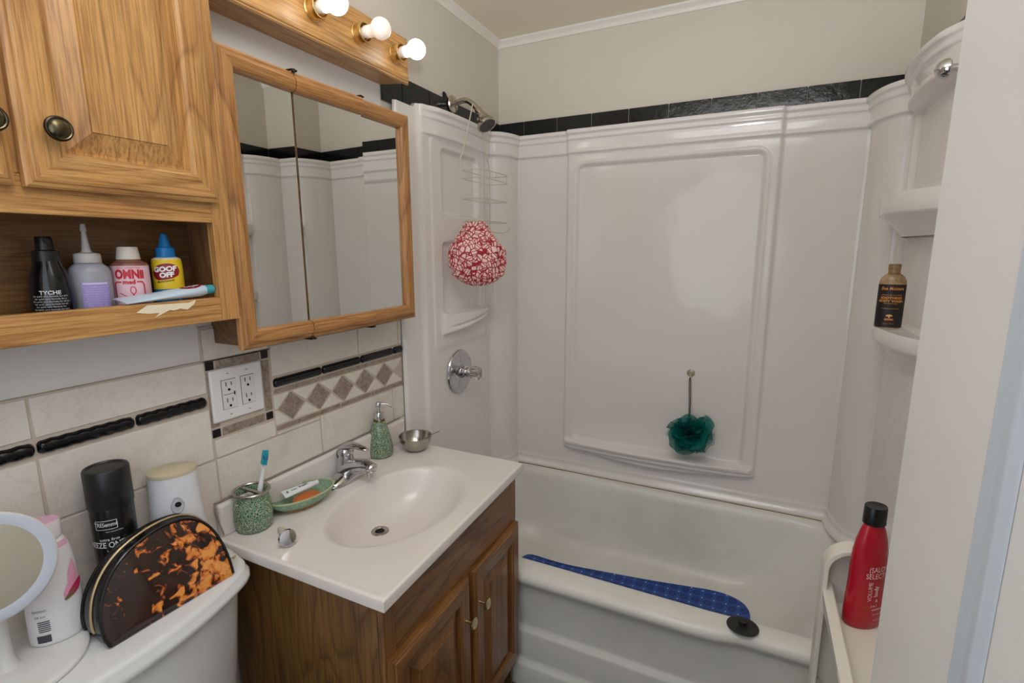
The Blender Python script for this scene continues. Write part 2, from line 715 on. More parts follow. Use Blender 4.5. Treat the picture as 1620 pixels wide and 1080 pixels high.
# ================================================================== DOOR at the right
dx = 1.22
dt = bpy.data.objects.new('door_1', None)
COL.objects.link(dt)
dt.location = (dx, -2.33, 0)
struct(dt)
DY0, DY1 = -2.34, -1.566
st = 0.175
m = M()
m.box(dx, dx + 0.036, DY0, DY1, 0.01, 2.03, 0)
o = m.build('door_slab', DOORP, dt, world=True, bevel=0.002)
m = M()
# raised moulding frames around the panels
for (z0, z1) in ((0.15, 1.90),):
    y0, y1 = DY0 + 0.12, DY1 - st
    L = []
    for ins, h in ((0, 0), (0.003, 0.004), (0.010, 0.006), (0.016, 0.003), (0.022, 0.0055), (0.030, 0.004), (0.036, 0.0003)):
        L.append([(dx - h, y, z) for y, z in ((y0 + ins, z0 + ins), (y1 - ins, z0 + ins), (y1 - ins, z1 - ins), (y0 + ins, z1 - ins))])
    m.loops(L)
m.build('moulding', DOORE, dt, world=True, sharp=50)
m = M()
m.lathe([(0.0, 0), (0.028, 0), (0.030, 0.004), (0.012, 0.01), (0.010, 0.03), (0.024, 0.045), (0.027, 0.06), (0.018, 0.07), (0, 0.072)], 24, mat=Matrix.Translation((dx + 0.036, DY1 - 0.06, 0.95)) @ Matrix.Rotation(pi / 2, 4, 'Y'))
m.build('door_knob', BRASS, dt, world=True)

# ================================================================== BATHTUB
RIM = 0.40
tub = thing('bathtub', 'white enamel bathtub with a stepped front apron, set in the alcove under the shower', 'bathtub', (0.75, -0.41, 0))


def tub_front(x, y):
    return y


def tring(x0, x1, y0, y1, r, z, bow=0.0):
    n = 10
    base = rrect(x0, x1, y0, y1, r, None, n)
    # densify straight sides so that the front can step in near the right end
    out = []
    for i, (a, b) in enumerate(base):
        c, d = base[(i + 1) % len(base)]
        k = 24 if i % (n + 1) == n else 1
        for q in range(k):
            out.append((a + (c - a) * q / k, b + (d - b) * q / k))
    res = []
    for x, y in out:
        if bow and y < -0.6:
            y += bow * sst(1.03, 1.13, x)
        res.append((x, y, z))
    return res


X0, X1 = 0.004, WX - 0.004
fr = [(-0.826, 0.0, 0), (-0.826, 0.070, 0), (-0.822, 0.079, 0), (-0.811, 0.087, 0), (-0.810, 0.100, 0), (-0.810, 0.182, .004), (-0.808, 0.190, .004), (-0.797, 0.199, .006),
      (-0.795, 0.210, .008), (-0.803, 0.318, .014), (-0.806, 0.345, .018), (-0.811, 0.357, .020), (-0.820, 0.366, .02), (-0.823, 0.376, .02), (-0.820, 0.387, .02), (-0.811, 0.396, .02), (-0.798, 0.400, .018)]
L = []
for y, z, b in fr:
    L.append(tring(X0, X1, y, -0.004, 0.006, z, b))
L.append(tring(0.055, 1.445, -0.748, -0.068, 0.13, 0.4005, .008))
L.append(tring(0.062, 1.438, -0.738, -0.076, 0.13, 0.397, .004))
L.append(tring(0.072, 1.428, -0.726, -0.086, 0.13, 0.385))
L.append(tring(0.078, 1.418, -0.716, -0.090, 0.13, 0.365))
L.append(tring(0.090, 1.375, -0.700, -0.102, 0.14, 0.28))
L.append(tring(0.105, 1.325, -0.685, -0.118, 0.15, 0.19))
L.append(tring(0.125, 1.275, -0.668, -0.136, 0.16, 0.135))
L.append(tring(0.150, 1.235, -0.645, -0.158, 0.16, 0.105))
L.append(tring(0.190, 1.180, -0.610, -0.195, 0.15, 0.091))
L.append(tring(0.280, 1.060, -0.520, -0.290, 0.10, 0.086))
L.append(tring(0.40, 0.90, -0.43, -0.40, 0.012, 0.084))
m = M()
m.loops(L, False, True)
m.build('tub_body', TUBM, tub, world=True, sharp=50)
# brown caulk line where the surround meets the tub
m = M()
pts = [(0.048, -0.55, 0.4015), (0.052, -0.30, 0.4015), (0.060, -0.17, 0.4015), (0.085, -0.09, 0.4015), (0.118, -0.060, 0.4015), (0.17, -0.052, 0.4015)]
pts += [(0.2 + 0.1 * k, -0.051 - 0.001 * (k % 2), 0.4015) for k in range(12)]
pts += [(1.36, -0.054, 0.4015), (1.390, -0.066, 0.4015), (1.43, -0.105, 0.4015), (1.442, -0.18, 0.4015), (1.448, -0.30, 0.4015), (1.45, -0.6, 0.4015)]
m.tube(spline(pts, 4), 0.0022, 6)
m.build('caulk_line', plain('stained_caulk', (150, 118, 84), 0.8), tub, world=True)
m = M()
m.lathe([(0, 0), (0.028, 0), (0.032, 0.003), (0.0, 0.003)], 24, mat=Matrix.Translation((0.30, -0.40, 0.086)))
m.build('drain', CHROME, tub, world=True)
# overflow plate
# ================================================================== TUB SURROUND
sur = thing('tub_surround', 'glossy white moulded acrylic surround lining the bathtub alcove on three sides', 'tub surround', (0.75, -0.02, RIM))
LX, BY, RX = 0.034, -0.030, 1.468
CZ = 1.886


def plan():
    P = []   # (x, y, nx, ny, region, local)

    def seg(a, b, n, reg, nrm):
        for i in range(n):
            t = i / n
            P.append((a[0] + (b[0] - a[0]) * t, a[1] + (b[1] - a[1]) * t, nrm[0], nrm[1], reg))
    seg((0.010, -0.757), (0.022, -0.755), 3, 'e', (1, 0))
    seg((0.022, -0.752), (0.022, -0.655), 10, 'f', (1, 0))
    seg((0.022, -0.652), (LX, -0.638), 6, 'g', (1, 0))
    seg((LX, -0.636), (LX, -0.168), 116, 'L', (1, 0))
    # left corner column, convex
    c0 = (0.046, -0.172)
    seg((LX, -0.168), (0.040, -0.162), 3, 'c', (0.5, -0.8))
    for i in range(24):
        t = i / 24
        a = pi * 0.0 + (pi / 2) * t
        x = 0.040 + 0.066 * sin(a)
        y = -0.032 - 0.130 * cos(a)
        P.append((x, y, sin(a) * 0.9 + 0.1, -cos(a) * 0.9 - 0.1, 'c'))
    
    seg((0.108, BY), (1.388, BY), 300, 'B', (0, -1))
    
    for i in range(24):
        t = 1 - i / 24
        a = (pi / 2) * t
        x = 1.462 - 0.070 * sin(a)
        y = -0.032 - 0.172 * cos(a)
        P.append((x, y, -sin(a) * 0.9 - 0.1, -cos(a) * 0.9 - 0.1, 'd'))
    seg((1.462, -0.204), (RX, -0.210), 3, 'd', (-0.5, -0.8))
    seg((RX, -0.211), (RX, -0.645), 110, 'R', (-1, 0))
    seg((RX, -0.646), (1.478, -0.656), 5, 'g', (-1, 0))
    seg((1.478, -0.658), (1.478, -0.752), 8, 'f', (-1, 0))
    P.append((1.496, -0.757, -1, 0, 'e'))
    return P


CROWN = [(0, 0.024), (0.003, 0.0275), (0.010, 0.0285), (0.016, 0.027), (0.019, 0.020), (0.024, 0.0175), (0.034, 0.0185), (0.038, 0.017), (0.041, 0.0115), (0.050, 0.0100), (0.074, 0.0100), (0.082, 0.0125), (0.088, 0.0120), (0.094, 0.0020), (0.100, 0.0)]


def crown(z, top):
    d = top - z
    for (a, p), (b, q) in zip(CROWN[:-1], CROWN[1:]):
        if d <= b:
            return p + (q - p) * (d - a) / (b - a)
    return 0.0


def bowf(y, a, b):
    t = (y - a) / (b - a)
    return sin(pi * min(1, max(0, t))) ** 0.8 if 0 < t < 1 else 0.0


def disp(p, z):
    x, y, nx, ny, reg = p
    d = 0.0
    top = CZ
    if reg in 'efg':
        return 0.0
    cw = 1.0
    if reg == 'L':
        cw = 0.25 + 0.75 * sst(-0.640, -0.560, y)
    if reg == 'R':
        cw = 0.25 + 0.75 * (1 - sst(-0.2, -0.1, -y - 0.74 + 0.0) if False else (1 - sst(0.57, 0.65, -y)))
    d += crown(z, top) * cw
    cr = sst(top - 0.11, top - 0.085, z)
    # foot flare onto the tub
    d += 0.014 * (1 - sst(0.405, 0.432, z)) + 0.004 * (1 - sst(0.440, 0.452, z))
    if reg == 'L':
        d += cr * 0.012 * bowf(y, -0.64, -0.16) ** 1.5
        d -= 0.021 * sst(0, 0.010, -sdr(y, z, -0.530, -0.258, 1.530, 1.768, 0.025))
        # niche with an arched top
        arch = 1.435 + 0.040 * sst(-0.535, -0.24, y)
        d -= 0.021 * sst(0, 0.010, -sdr(y, z, -0.535, -0.235, 1.165, arch, 0.02)) * 1.0
        # shelf lip
        t = (y + 0.555) / 0.37
        if 0 < t < 1:
            zl = 1.085 + 0.062 * t ** 1.3
            prot = 0.052 * sin(pi * t) ** 0.6
            e = sst(zl - 0.004, zl + 0.012, z) * (1 - sst(1.166, 1.172, z))
            d += prot * e
            # slanting groove under the lip
            g = abs(z - (1.112 + 0.045 * t))
            d -= 0.010 * (1 - sst(0.0, 0.006, g)) * sst(0.05, 0.2, t) * (1 - sst(0.85, 0.98, t))
        # vertical ribs each side of the niches
        d += 0.004 * sst(0, 0.012, -sdr(y, z, -0.60, -0.20, 1.03, 1.80, 0.03))
    elif reg == 'R':
        d += cr * 0.036 * bowf(y, -0.66, -0.20)
        d -= 0.016 * sst(0, 0.010, -sdr(y, z, -0.60, -0.235, 1.185, 1.50, 0.02))
        d -= 0.016 * sst(0, 0.010, -sdr(y, z, -0.60, -0.235, 1.555, 1.79, 0.02))
        d += 0.004 * sst(0, 0.010, -sdr(y, z, -0.64, -0.222, 0.46, 1.80, 0.02))
    elif reg == 'B':
        zb = 0.515
        f = sst(0.338, 0.352, x) * (1 - sst(1.128, 1.142, x))
        d += 0.018 * f * sst(zb, zb + 0.01, z)
        s = sdr(x, z, 0.385, 1.092, 0.560, 1.752, 0.035)
        d -= 0.014 * sst(0.0, 0.013, -s)
        d += 0.0035 * (1 - sst(0.0, 0.008, abs(s - 0.006)))
        t = (x - 0.340) / (1.138 - 0.340)
        if 0 < t < 1:
            sg = sin(pi * t) ** 0.7
            prot = 0.016 + 0.030 * sg
            e = sst(0.538, 0.544, z) * (1 - sst(0.556, 0.566, z))
            d += prot * e * sst(0, 0.03, t) * (1 - sst(0.97, 1, t))
            zl2 = 0.528 - 0.040 * sg
            e2 = sst(zl2 - 0.004, zl2 + 0.010, z) * (1 - sst(0.538, 0.544, z))
            d += (prot - 0.010) * e2
    return d


PL = plan()
zs = []
z = RIM
while z < CZ - 0.0001:
    zs.append(z)
    if z < 0.45 or 0.47 < z < 0.59 or 1.07 < z < 1.20 or 1.40 < z < 1.55 or z > 1.73:
        z += 0.0035 if z < 1.78 else 0.002
    else:
        z += 0.010
zs.append(CZ)
nz = len(zs)
vs, fs = [], []
for p in PL:
    top = CZ if p[4] not in 'e' else 1.874
    for k, z in enumerate(zs):
        zz = RIM + (z - RIM) * ((1.872 - RIM) / (CZ - RIM)) if p[4] in 'ef' else z
        d = disp(p, z)
        vs.append((p[0] + p[2] * d, p[1] + p[3] * d, zz))
    # top return to the wall
    if p[4] in 'Lcefg' and p[0] < 0.2 and p[4] != 'c':
        e = (0.009, p[1])
    elif p[4] in 'Refg' and p[4] != 'c' and p[0] > 1.3 and p[4] != 'd':
        e = (WX - 0.009, p[1])
    elif p[4] == 'B':
        e = (p[0], -0.009)
    else:
        e = (0.02, -0.02) if p[4] == 'c' else (WX - 0.02, -0.02)
    vs.append((e[0], e[1], vs[-1][2] + 0.001))
K = nz + 1
for i in range(len(PL) - 1):
    for k in range(K - 1):
        fs.append((i * K + k, i * K + k + 1, (i + 1) * K + k + 1, (i + 1) * K + k)[::-1])
m = M()
m.add(vs, fs)
m.build('wall_panel', SURR, sur, world=True, sharp=70)
# moulded corner shelves on the right wall


def rshelf(zt, th, prot, y0, y1):
    m = M()
    L = []
    prof = [(-0.55, -th - 0.055), (-0.30, -th - 0.022), (-0.10, -th - 0.004), (-0.035, -th), (-0.006, -th + 0.006), (0.0, -th * 0.5), (-0.004, -0.004), (-0.012, 0.0), (-0.10, -0.001), (-0.16, -0.005)]
    for s, dz in prof:
        ring = []
        for k in range(41):
            t = k / 40
            y = y0 + (y1 - y0) * t
            w = prot * (sin(pi * t) ** 0.62) * (1 + 0.25 * (0.5 - t))
            w2 = max(0.0, w + s * prot * (1.0 if abs(s) > 0.05 else 1.0))
            ring.append((RX + 0.016 - w2 - 0.004, y, zt + dz))
        L.append(ring)
    L.append([(RX + 0.018, p[1], zt - 0.005) for p in L[-1]])
    m.loops(L, False, False, closed=False)
    return m.build('corner_shelf', SURR, sur, world=True, sharp=60)


rshelf(1.192, 0.040, 0.085, -0.70, -0.16)
rshelf(1.540, 0.050, 0.105, -0.70, -0.16)
# chrome button on the right crown
m = M()
m.lathe([(0.0, 0), (0.020, 0), (0.023, 0.004), (0.022, 0.012), (0.016, 0.022), (0.008, 0.027), (0, 0.028)], 24, mat=Matrix.Translation((1.418, -0.70, 1.772)) @ Matrix.Rotation(-pi / 2, 4, 'Y') @ Matrix.Scale(0.9, 4))
rod = m.build('rod_end_knob', CHROME, None)
m = M()
m.tube([(1.418, -0.70, 1.772), (1.46, -0.70, 1.772), (WX - 0.012, -0.70, 1.772)], 0.009, 12)
kn = thing('alcove_fitting', 'round chrome knob on the right alcove wall, half hidden behind the door edge', 'knob', (1.418, -0.70, 1.772))
rod.data.transform(Matrix.Translation((-1.418, 0.70, -1.772)))
rod.name = 'knob_cap'
rod.parent = kn
m.build('stem', CHROME, kn, world=True)

# ================================================================== VANITY
CT = 0.753


def cfx(y):   # counter front edge, very slightly out of square
    return 0.503 + (0.479 - 0.503) * (y + 1.468) / (0.688)


CY0, CY1 = -1.466, -0.779
van = thing('vanity_cabinet', 'dark stained oak vanity cabinet with two raised panel doors under the sink', 'vanity cabinet', (0.24, -1.13, 0))
VX0, VY0, VY1 = 0.02, -1.444, -0.838
vfx = 0.466
m = M()
m.box(0.02, vfx, VY0, VY0 + 0.012, 0.0, 0.7265)
m.build('side_panel', VSIDE, van, world=True, bevel=0.001)
m = M()
m.box(0.02, vfx, VY1 - 0.012, VY1, 0.0, 0.7265)
m.build('side_panel', VSIDE, van, world=True, bevel=0.001)
m = M()
m.box(vfx - 0.004, vfx + 0.012, VY0, VY0 + 0.035, 0.09, 0.7265, 0)
m.box(vfx - 0.004, vfx + 0.012, VY1 - 0.035, VY1, 0.09, 0.7265, 0)
m.box(vfx - 0.004, vfx + 0.012, -1.16, -1.10, 0.12, 0.60, 0)
m.box(vfx - 0.004, vfx + 0.0118, VY0 + 0.035, VY1 - 0.035, 0.575, 0.7265, 1)
m.box(vfx - 0.004, vfx + 0.0118, VY0 + 0.035, VY1 - 0.035, 0.09, 0.145, 1)
m.box(vfx - 0.06, vfx - 0.05, VY0 + 0.012, VY1 - 0.012, 0.0, 0.09, 1)
m.build('face_frame', [VAN['Z'], VAN['Y']], van, world=True, bevel=0.0015)


def rp_door(x, y0, y1, z0, z1, th, mats, parent, world=True, fw=0.05, arch=0, sgn=1, name='door'):
    """raised panel door on the plane x, facing +x"""
    m = M()

    def loop(ins, h):
        return [(x + h, y, z) for y, z in ((y0 + ins, z0 + ins), (y1 - ins, z0 + ins), (y1 - ins, z1 - ins), (y0 + ins, z1 - ins))]
    prof = [(0, 0), (0, th - 0.007), (0.003, th - 0.005), (0.007, th - 0.004), (0.009, th - 0.001), (0.013, th), (fw - 0.008, th), (fw - 0.004, th - 0.003), (fw, th - 0.0035), (fw + 0.002, th - 0.0125)]
    Ls = [loop(a, b) for a, b in prof]
    for a, b in zip(Ls[:-1], Ls[1:]):
        for j in range(4):
            j2 = (j + 1) % 4
            m.add([a[j], a[j2], b[j2], b[j]], [(0, 1, 2, 3)], 1 if j in (0, 2) else 0)
    d = m.build(name, mats, parent, world=world, sharp=30)
    m = M()
    g = fw + 0.002
    prof2 = [(g, th - 0.0125), (g + 0.004, th - 0.0125), (g + 0.034, th - 0.0025), (g + 0.0355, th - 0.0025), (g + 0.036, th - 0.0005)]
    Ls = [loop(a, b) for a, b in prof2]
    m.loops(Ls, False, True, 0)
    m.build('raised_panel', mats, d, world=world, sharp=14)
    return d


DZ0, DZ1 = 0.125, 0.592
dx0 = vfx + 0.012
dL = rp_door(dx0, VY0 + 0.006, -1.136, DZ0, DZ1, 0.018, [VAN['Z'], VAN['Y']], van)
dR = rp_door(dx0 + 0.0, -1.118, VY1 - 0.006, DZ0, DZ1, 0.018, [VAN['Z'], VAN['Y']], van)


def vknob(y, z, parent):
    m = M()
    m.lathe([(0, 0), (0.004, 0), (0.0035, 0.014), (0.006, 0.017), (0.0145, 0.020), (0.0155, 0.023), (0.012, 0.026), (0, 0.027)], 20, mat=Matrix.Translation((dx0 + 0.018, y, z)) @ Matrix.Rotation(pi / 2, 4, 'Y'))
    m.build('knob', PALEBRASS, parent, world=True)


vknob(-1.163, 0.487, dL)
vknob(-1.092, 0.492, dR)

# counter with integral oval basin
ct = thing('sink_counter', 'white cultured marble vanity top with an integral oval sink bowl and backsplash', 'sink', (0.25, -1.13, 0.727))
BC = (0.285, -1.135)
BA, BB = 0.152, 0.222


def ell(k, s, n=72, cx=BC[0], cy=BC[1]):
    a = 2 * pi * k / n
    return (cx + BA * s * cos(a), cy + BB * s * sin(a))


n = 72
m = M()
outer, L = [], []


def rect_pt(a, ins=0.0):
    # ray from basin centre to the counter outline
    c, s = cos(a), sin(a)
    best = 9
    for tt in range(4):
        if tt == 0 and s > 1e-6:
            t = (CY1 - ins - BC[1]) / s
        elif tt == 1 and s < -1e-6:
            t = (CY0 + ins - BC[1]) / s
        elif tt == 2 and c < -1e-6:
            t = (0.003 - BC[0]) / c
        elif tt == 3 and c > 1e-6:
            sl = (0.479 - 0.503) / 0.688
            t = (0.503 - ins + sl * (BC[1] + 1.468) - BC[0]) / (c - sl * s)
        else:
            continue
        if 0 < t < best:
            best = t
    return (BC[0] + c * best, BC[1] + s * best)


angs = sorted(set([2 * pi * k / 72 for k in range(72)] + [math.atan2(y - BC[1], x - BC[0]) % (2 * pi) for x, y in ((cfx(CY1), CY1), (cfx(CY0), CY0), (0.003, CY0), (0.003, CY1))]))


def er(a, s, cz=0.0, sh=(0, 0)):
    # point of the ellipse in direction a
    c, sn = cos(a), sin(a)
    r = 1 / sqrt((c / BA) ** 2 + (sn / BB) ** 2)
    return (BC[0] + sh[0] + c * r * s, BC[1] + sh[1] + sn * r * s)


def ring(fn, z):
    return [(*fn(a), z) for a in angs]


L = [ring(lambda a: rect_pt(a, 0.010), 0.727), ring(lambda a: rect_pt(a, 0.002), 0.727), ring(lambda a: rect_pt(a, 0.0), 0.730), ring(lambda a: rect_pt(a, 0.0), 0.747), ring(lambda a: rect_pt(a, 0.0015), 0.7512),
     ring(lambda a: rect_pt(a, 0.005), 0.7535), ring(lambda a: rect_pt(a, 0.009), 0.7540), ring(lambda a: rect_pt(a, 0.014), 0.7532), ring(lambda a: rect_pt(a, 0.020), 0.753)]
bowl = [(1.05, 0.7528), (1.02, 0.7520), (0.99, 0.7495), (0.96, 0.7445), (0.90, 0.728), (0.80, 0.698), (0.66, 0.671), (0.5, 0.655), (0.34, 0.6475), (0.2, 0.644), (0.10, 0.6425)]
for s, z in bowl:
    q = (1 - s)
    L.append(ring(lambda a, s=s, q=q: er(a, s, 0, (-0.080 * q, 0.0 * q)), z))
m.loops(L, False, False)
# flat disc near the drain
m.add([(BC[0] - 0.080 * 0.9 + 0, BC[1], 0.641)] + L[-1], [(0, i + 1, (i + 1) % len(angs) + 1) for i in range(len(angs))])
m.build('counter_slab', COUNT, ct, world=True, sharp=28)
m = M()
m.box(0.009, 0.028, CY0 + 0.010, CY1 - 0.003, 0.752, 0.831)
m.build('backsplash', COUNT, ct, world=True, bevel=0.006, seg=3)
m = M()
DC = (BC[0] - 0.079, BC[1] + 0.0, 0.6405)
m.lathe([(0.0115, -0.004), (0.0125, 0.003), (0.016, 0.0055), (0.022, 0.0055), (0.0245, 0.004), (0.025, 0.001)], 36, cap0=False, cap1=False, mat=Matrix.Translation(DC))
m.build('drain_ring', STEEL, ct, world=True)
m = M()
m.lathe([(0, 0.0032), (0.0135, 0.0032)], 24, cap1=False, mat=Matrix.Translation(DC))
m.build('drain_hole', DARK, ct, world=True)
m = M()
m.tube(spline([(0.0295, CY0 + 0.012, 0.76), (0.0112, CY0 + 0.010, 0.829), (0.0105, CY0 + 0.05, 0.8325), (0.0105, -1.1, 0.8325), (0.0105, CY1 - 0.01, 0.8325)], 6), 0.0016, 6)
m.build('caulk_bead', plain('grey_caulk', (150, 142, 132), 0.7), ct, world=True)

# faucet
fy = -1.098
fa = thing('faucet', 'chrome single lever faucet at the back of the sink', 'faucet', (0.065, fy, CT))
m = M()
L = []
for i in range(21):
    t = i / 20 * 2 - 1
    y = t * 0.078
    hw = 0.029 * sqrt(max(0.0, 1 - (abs(t)) ** 3.2)) + 0.0012
    hh = 0.009 + 0.030 * (1 - abs(t)) ** 0.9
    Lr = []
    for k in range(17):
        a = pi * k / 16
        Lr.append((hw * cos(a), y, max(0.0012, hh * sin(a) ** 0.8)))
    Lr += [(-hw, y, 0.0), (hw, y, 0.0)]
    L.append(Lr)
m.loops(L, True, True)
# spout, reaching out over the bowl
L = []
for i in range(15):
    t = i / 14
    x = 0.0 + 0.088 * t
    zc = 0.032 + 0.024 * sin(t * 1.9) - 0.002 * t
    w = 0.030 * (1 - t) + 0.0165 * t
    h = 0.026 * (1 - t) + 0.012 * t
    L.append([(x, w * cos(2 * pi * k / 20), zc + h * sin(2 * pi * k / 20)) for k in range(20)])
m.loops(L, True, True)
m.sphere((0.087, 0, 0.052), 0.0175, sc=(1, 1, 0.75))
m.build('body', CHROME, fa, sharp=50)
m = M()
m.lathe([(0.0, 0.0), (0.0125, 0.0), (0.013, 0.014), (0.010, 0.017), (0, 0.017)], 24, mat=Matrix.Translation((0.088, 0, 0.027)))
m.build('aerator', CHROME, fa)
m = M()
m.lathe([(0.028, 0.030), (0.025, 0.045), (0.021, 0.062), (0.020, 0.074), (0.0225, 0.078), (0.023, 0.086), (0.019, 0.094), (0.0, 0.098)], 28, cap0=False, mat=Matrix.Translation((-0.004, 0, 0)))
m.build('neck', CHROME, fa)
m = M()
L = []
path = [(-0.026, 0.058), (-0.024, 0.078), (-0.014, 0.094), (0.004, 0.103), (0.024, 0.106), (0.045, 0.106), (0.066, 0.103), (0.080, 0.100)]
wd = [0.012, 0.020, 0.024, 0.024, 0.019, 0.014, 0.011, 0.008]
hd = [0.004, 0.007, 0.009, 0.009, 0.008, 0.0065, 0.0055, 0.004]
for (x, z), w, h in zip(path, wd, hd):
    L.append([(x, w * cos(2 * pi * k / 16), z + h * sin(2 * pi * k / 16)) for k in range(16)])
m.loops(L, True, True)
m.build('lever', CHROME, fa, sharp=60, sub=1)
m = M()
m.prism([(0.03 * cos(a) * (1 if abs(cos(a)) < .99 else 1), 0.084 * sin(a)) for a in [2 * pi * k / 40 for k in range(40)]], 0.0004, 0.0022)
m.build('gasket', BLACKR, fa)

# ------------------------------------------------ counter items
cup = thing('toothbrush_holder', 'green crackle mosaic toothbrush tumbler with a silver rim, left of the soap dish', 'toothbrush holder', (0.052, -1.392, CT + 0.001))
m = M()
m.lathe([(0.030, 0.0), (0.036, 0.002), (0.0405, 0.012), (0.0425, 0.030), (0.0415, 0.055), (0.0375, 0.078), (0.0355, 0.086), (0.0365, 0.092), (0.033, 0.092), (0.031, 0.080), (0.034, 0.05), (0.033, 0.01), (0, 0.008)], 48)
m.build('cup_body', CRACK, cup)
m = M()
m.tube([(0.0385 * cos(2 * pi * k / 40), 0.0385 * sin(2 * pi * k / 40), 0.0935) for k in range(40)], 0.0038, 10, closed=True)
m.box(-0.037, 0.037, -0.004, 0.004, 0.090, 0.0945)
m.build('metal_rim', STEEL, cup)

tb = thing('toothbrush', 'white toothbrush with teal bristles standing in the green tumbler', 'toothbrush', (0.057, -1.390, CT + 0.012))
ax0, ax1 = Vector((0.0, -0.004, 0.0)), Vector((0.010, 0.030, 0.155))
m = M()
pts = [ax0.lerp(ax1, t) + Vector((0, 0, 0)) for t in [0, .2, .4, .55, .65, .75, .85, 0.95, 1.0]]
m.tube([tuple(p) for p in pts], [0.005, 0.0058, 0.0062, 0.006, 0.005, 0.0036, 0.0036, 0.005, 0.003], 12)
m.build('handle', plain('toothbrush_white', (232, 232, 230), 0.3), tb)
m = M()
d = (ax1 - ax0).normalized()
side = Vector((0.85, -0.5, 0.0)).normalized()
up2 = d.cross(side).normalized()
fwd = side
for i in range(7):
    for j in range(3):
        b0 = ax1 + d * (-0.013 + 0.0045 * i) + up2 * (-0.0038 + 0.0038 * j)
        m.tube([tuple(b0), tuple(b0 + fwd * (0.012 + 0.001 * ((i + j) % 2)))], 0.0021, 6, mi=1 if i in (3, 4) and j != 1 else 0)
        if i < 7:
            m.sphere(tuple(b0 - fwd * 0.001), 0.0036, n=8, m=6)
m.build('bristles', [plain('teal_bristles', (30, 160, 176), 0.45), plain('blue_bristles', (60, 100, 170), 0.45)], tb)

dish = thing('soap_dish', 'oval green crackle glass soap dish beside the faucet', 'soap dish', (0.068, -1.266, CT + 0.001))
dish.rotation_euler = (0, 0, radians(-14))
m = M()


def ovl(s, z, a=0.055, b=0.089, n=48, tip=0.0):
    return [(a * s * cos(2 * pi * k / n), b * s * sin(2 * pi * k / n), z) for k in range(n)]


m.loops([ovl(0.50, 0), ovl(0.55, 0.001), ovl(0.60, 0.006), ovl(0.72, 0.010), ovl(0.92, 0.023), ovl(0.995, 0.034), ovl(0.99, 0.0365), ovl(0.955, 0.0365), ovl(0.93, 0.033), ovl(0.84, 0.022), ovl(0.65, 0.013), ovl(0.3, 0.010), ovl(0.02, 0.0095)], True, True)
m.build('dish_bowl', CRACK2, dish)
m = M()
m.tube([(p[0], p[1], p[2]) for p in ovl(0.975, 0.0365)], 0.0022, 8, closed=True)
m.build('pale_rim', plain('pale_green_rim', (186, 186, 144), 0.3), dish)
m = M()
m.loops([ovl(0.56, 0.0002), ovl(0.60, 0.0008), ovl(0.62, 0.0055), ovl(0.58, 0.0062)], True, True)
m.build('foot_ring', plain('rusty_residue', (168, 116, 60), 0.5), dish)
soap = M()
soap.sphere((0, 0, 0), 1.0, sc=(0.024, 0.036, 0.010))
so = tag(soap.build('soap_bar', plain('orange_soap', (202, 112, 58), 0.4, sss=0.1)), 'worn orange soap bar lying in the green dish', 'soap')
so.location = (0.082, -1.262, CT + 0.023)
so.rotation_euler = (0, radians(6), radians(-14))
tp = thing('travel_toothpaste', 'small white travel toothpaste tube lying across the green soap dish', 'toothpaste', (0.066, -1.272, CT + 0.046), radians(-72))
TW = plain('tube_white', (228, 230, 232), 0.3)
NAVY = plain('navy_print', (38, 48, 92), 0.4)


def paste_tube(root, Ln, w, h, capr, capl, mats_body, cap_mat, txt=None, badge=None):
    m = M()
    L = []
    for i in range(13):
        t = i / 12
        ww = w * (1 - t) + h * 0.95 * t
        hh = 0.0012 * (1 - t) + h * t ** 0.8
        hh = max(hh, 0.0012)
        if t > 0.94:
            ww *= 0.8
            hh *= 0.8
        L.append([(-Ln / 2 + Ln * t, ww * cos(2 * pi * k / 20), hh * sin(2 * pi * k / 20)) for k in range(20)])
    m.loops(L, True, True, 0)
    b = m.build('tube_body', mats_body[0], root)
    m = M()
    m.lathe([(0, 0), (capr, 0), (capr * 0.92, capl), (0, capl)], 20, mat=Matrix.Translation((Ln / 2, 0, 0)) @ Matrix.Rotation(pi / 2, 4, 'Y'))
    m.build('cap', cap_mat, root)
    if txt:
        m = M()
        for s, size, x, y, mi in txt:
            def fn(a, b_, Ln=Ln, w=w, h=h):
                t = min(1, max(0, (a + Ln / 2) / Ln))
                ww = w * (1 - t) + h * 0.95 * t
                hh = 0.0012 * (1 - t) + h * t ** 0.8
                c = max(-0.98, min(0.98, b_ / ww))
                return (a, b_, hh * sqrt(1 - c * c) + (0.0011 if badge else 0.0006))
            if badge:
                bx_, by_, ba_, bb_ = badge
                pv = [fn(bx_, by_)] + [fn(bx_ + ba_ * cos(2 * pi * k / 30), by_ + bb_ * sin(2 * pi * k / 30)) for k in range(30)]
                m.add([(p[0], p[1], p[2] - 0.0005) for p in pv], [(0, 1 + k, 1 + (k + 1) % 30) for k in range(30)], 0)
                badge_done = badge
            m.text(s, size, fn, x, y, bold=0.02, mi=mi)
        m.build('print', mats_body[1:], root)
    return b


paste_tube(tp, 0.078, 0.0155, 0.0090, 0.0070, 0.013, [TW, NAVY, plain('green_print', (60, 130, 90), 0.4)], TW, [('fresh', 0.011, 0.012, -0.003, 0), ('mint', 0.008, -0.012, -0.003, 1), ('4', 0.012, -0.029, -0.004, 0)])
tp.rotation_euler = (radians(14), radians(-2), radians(72))

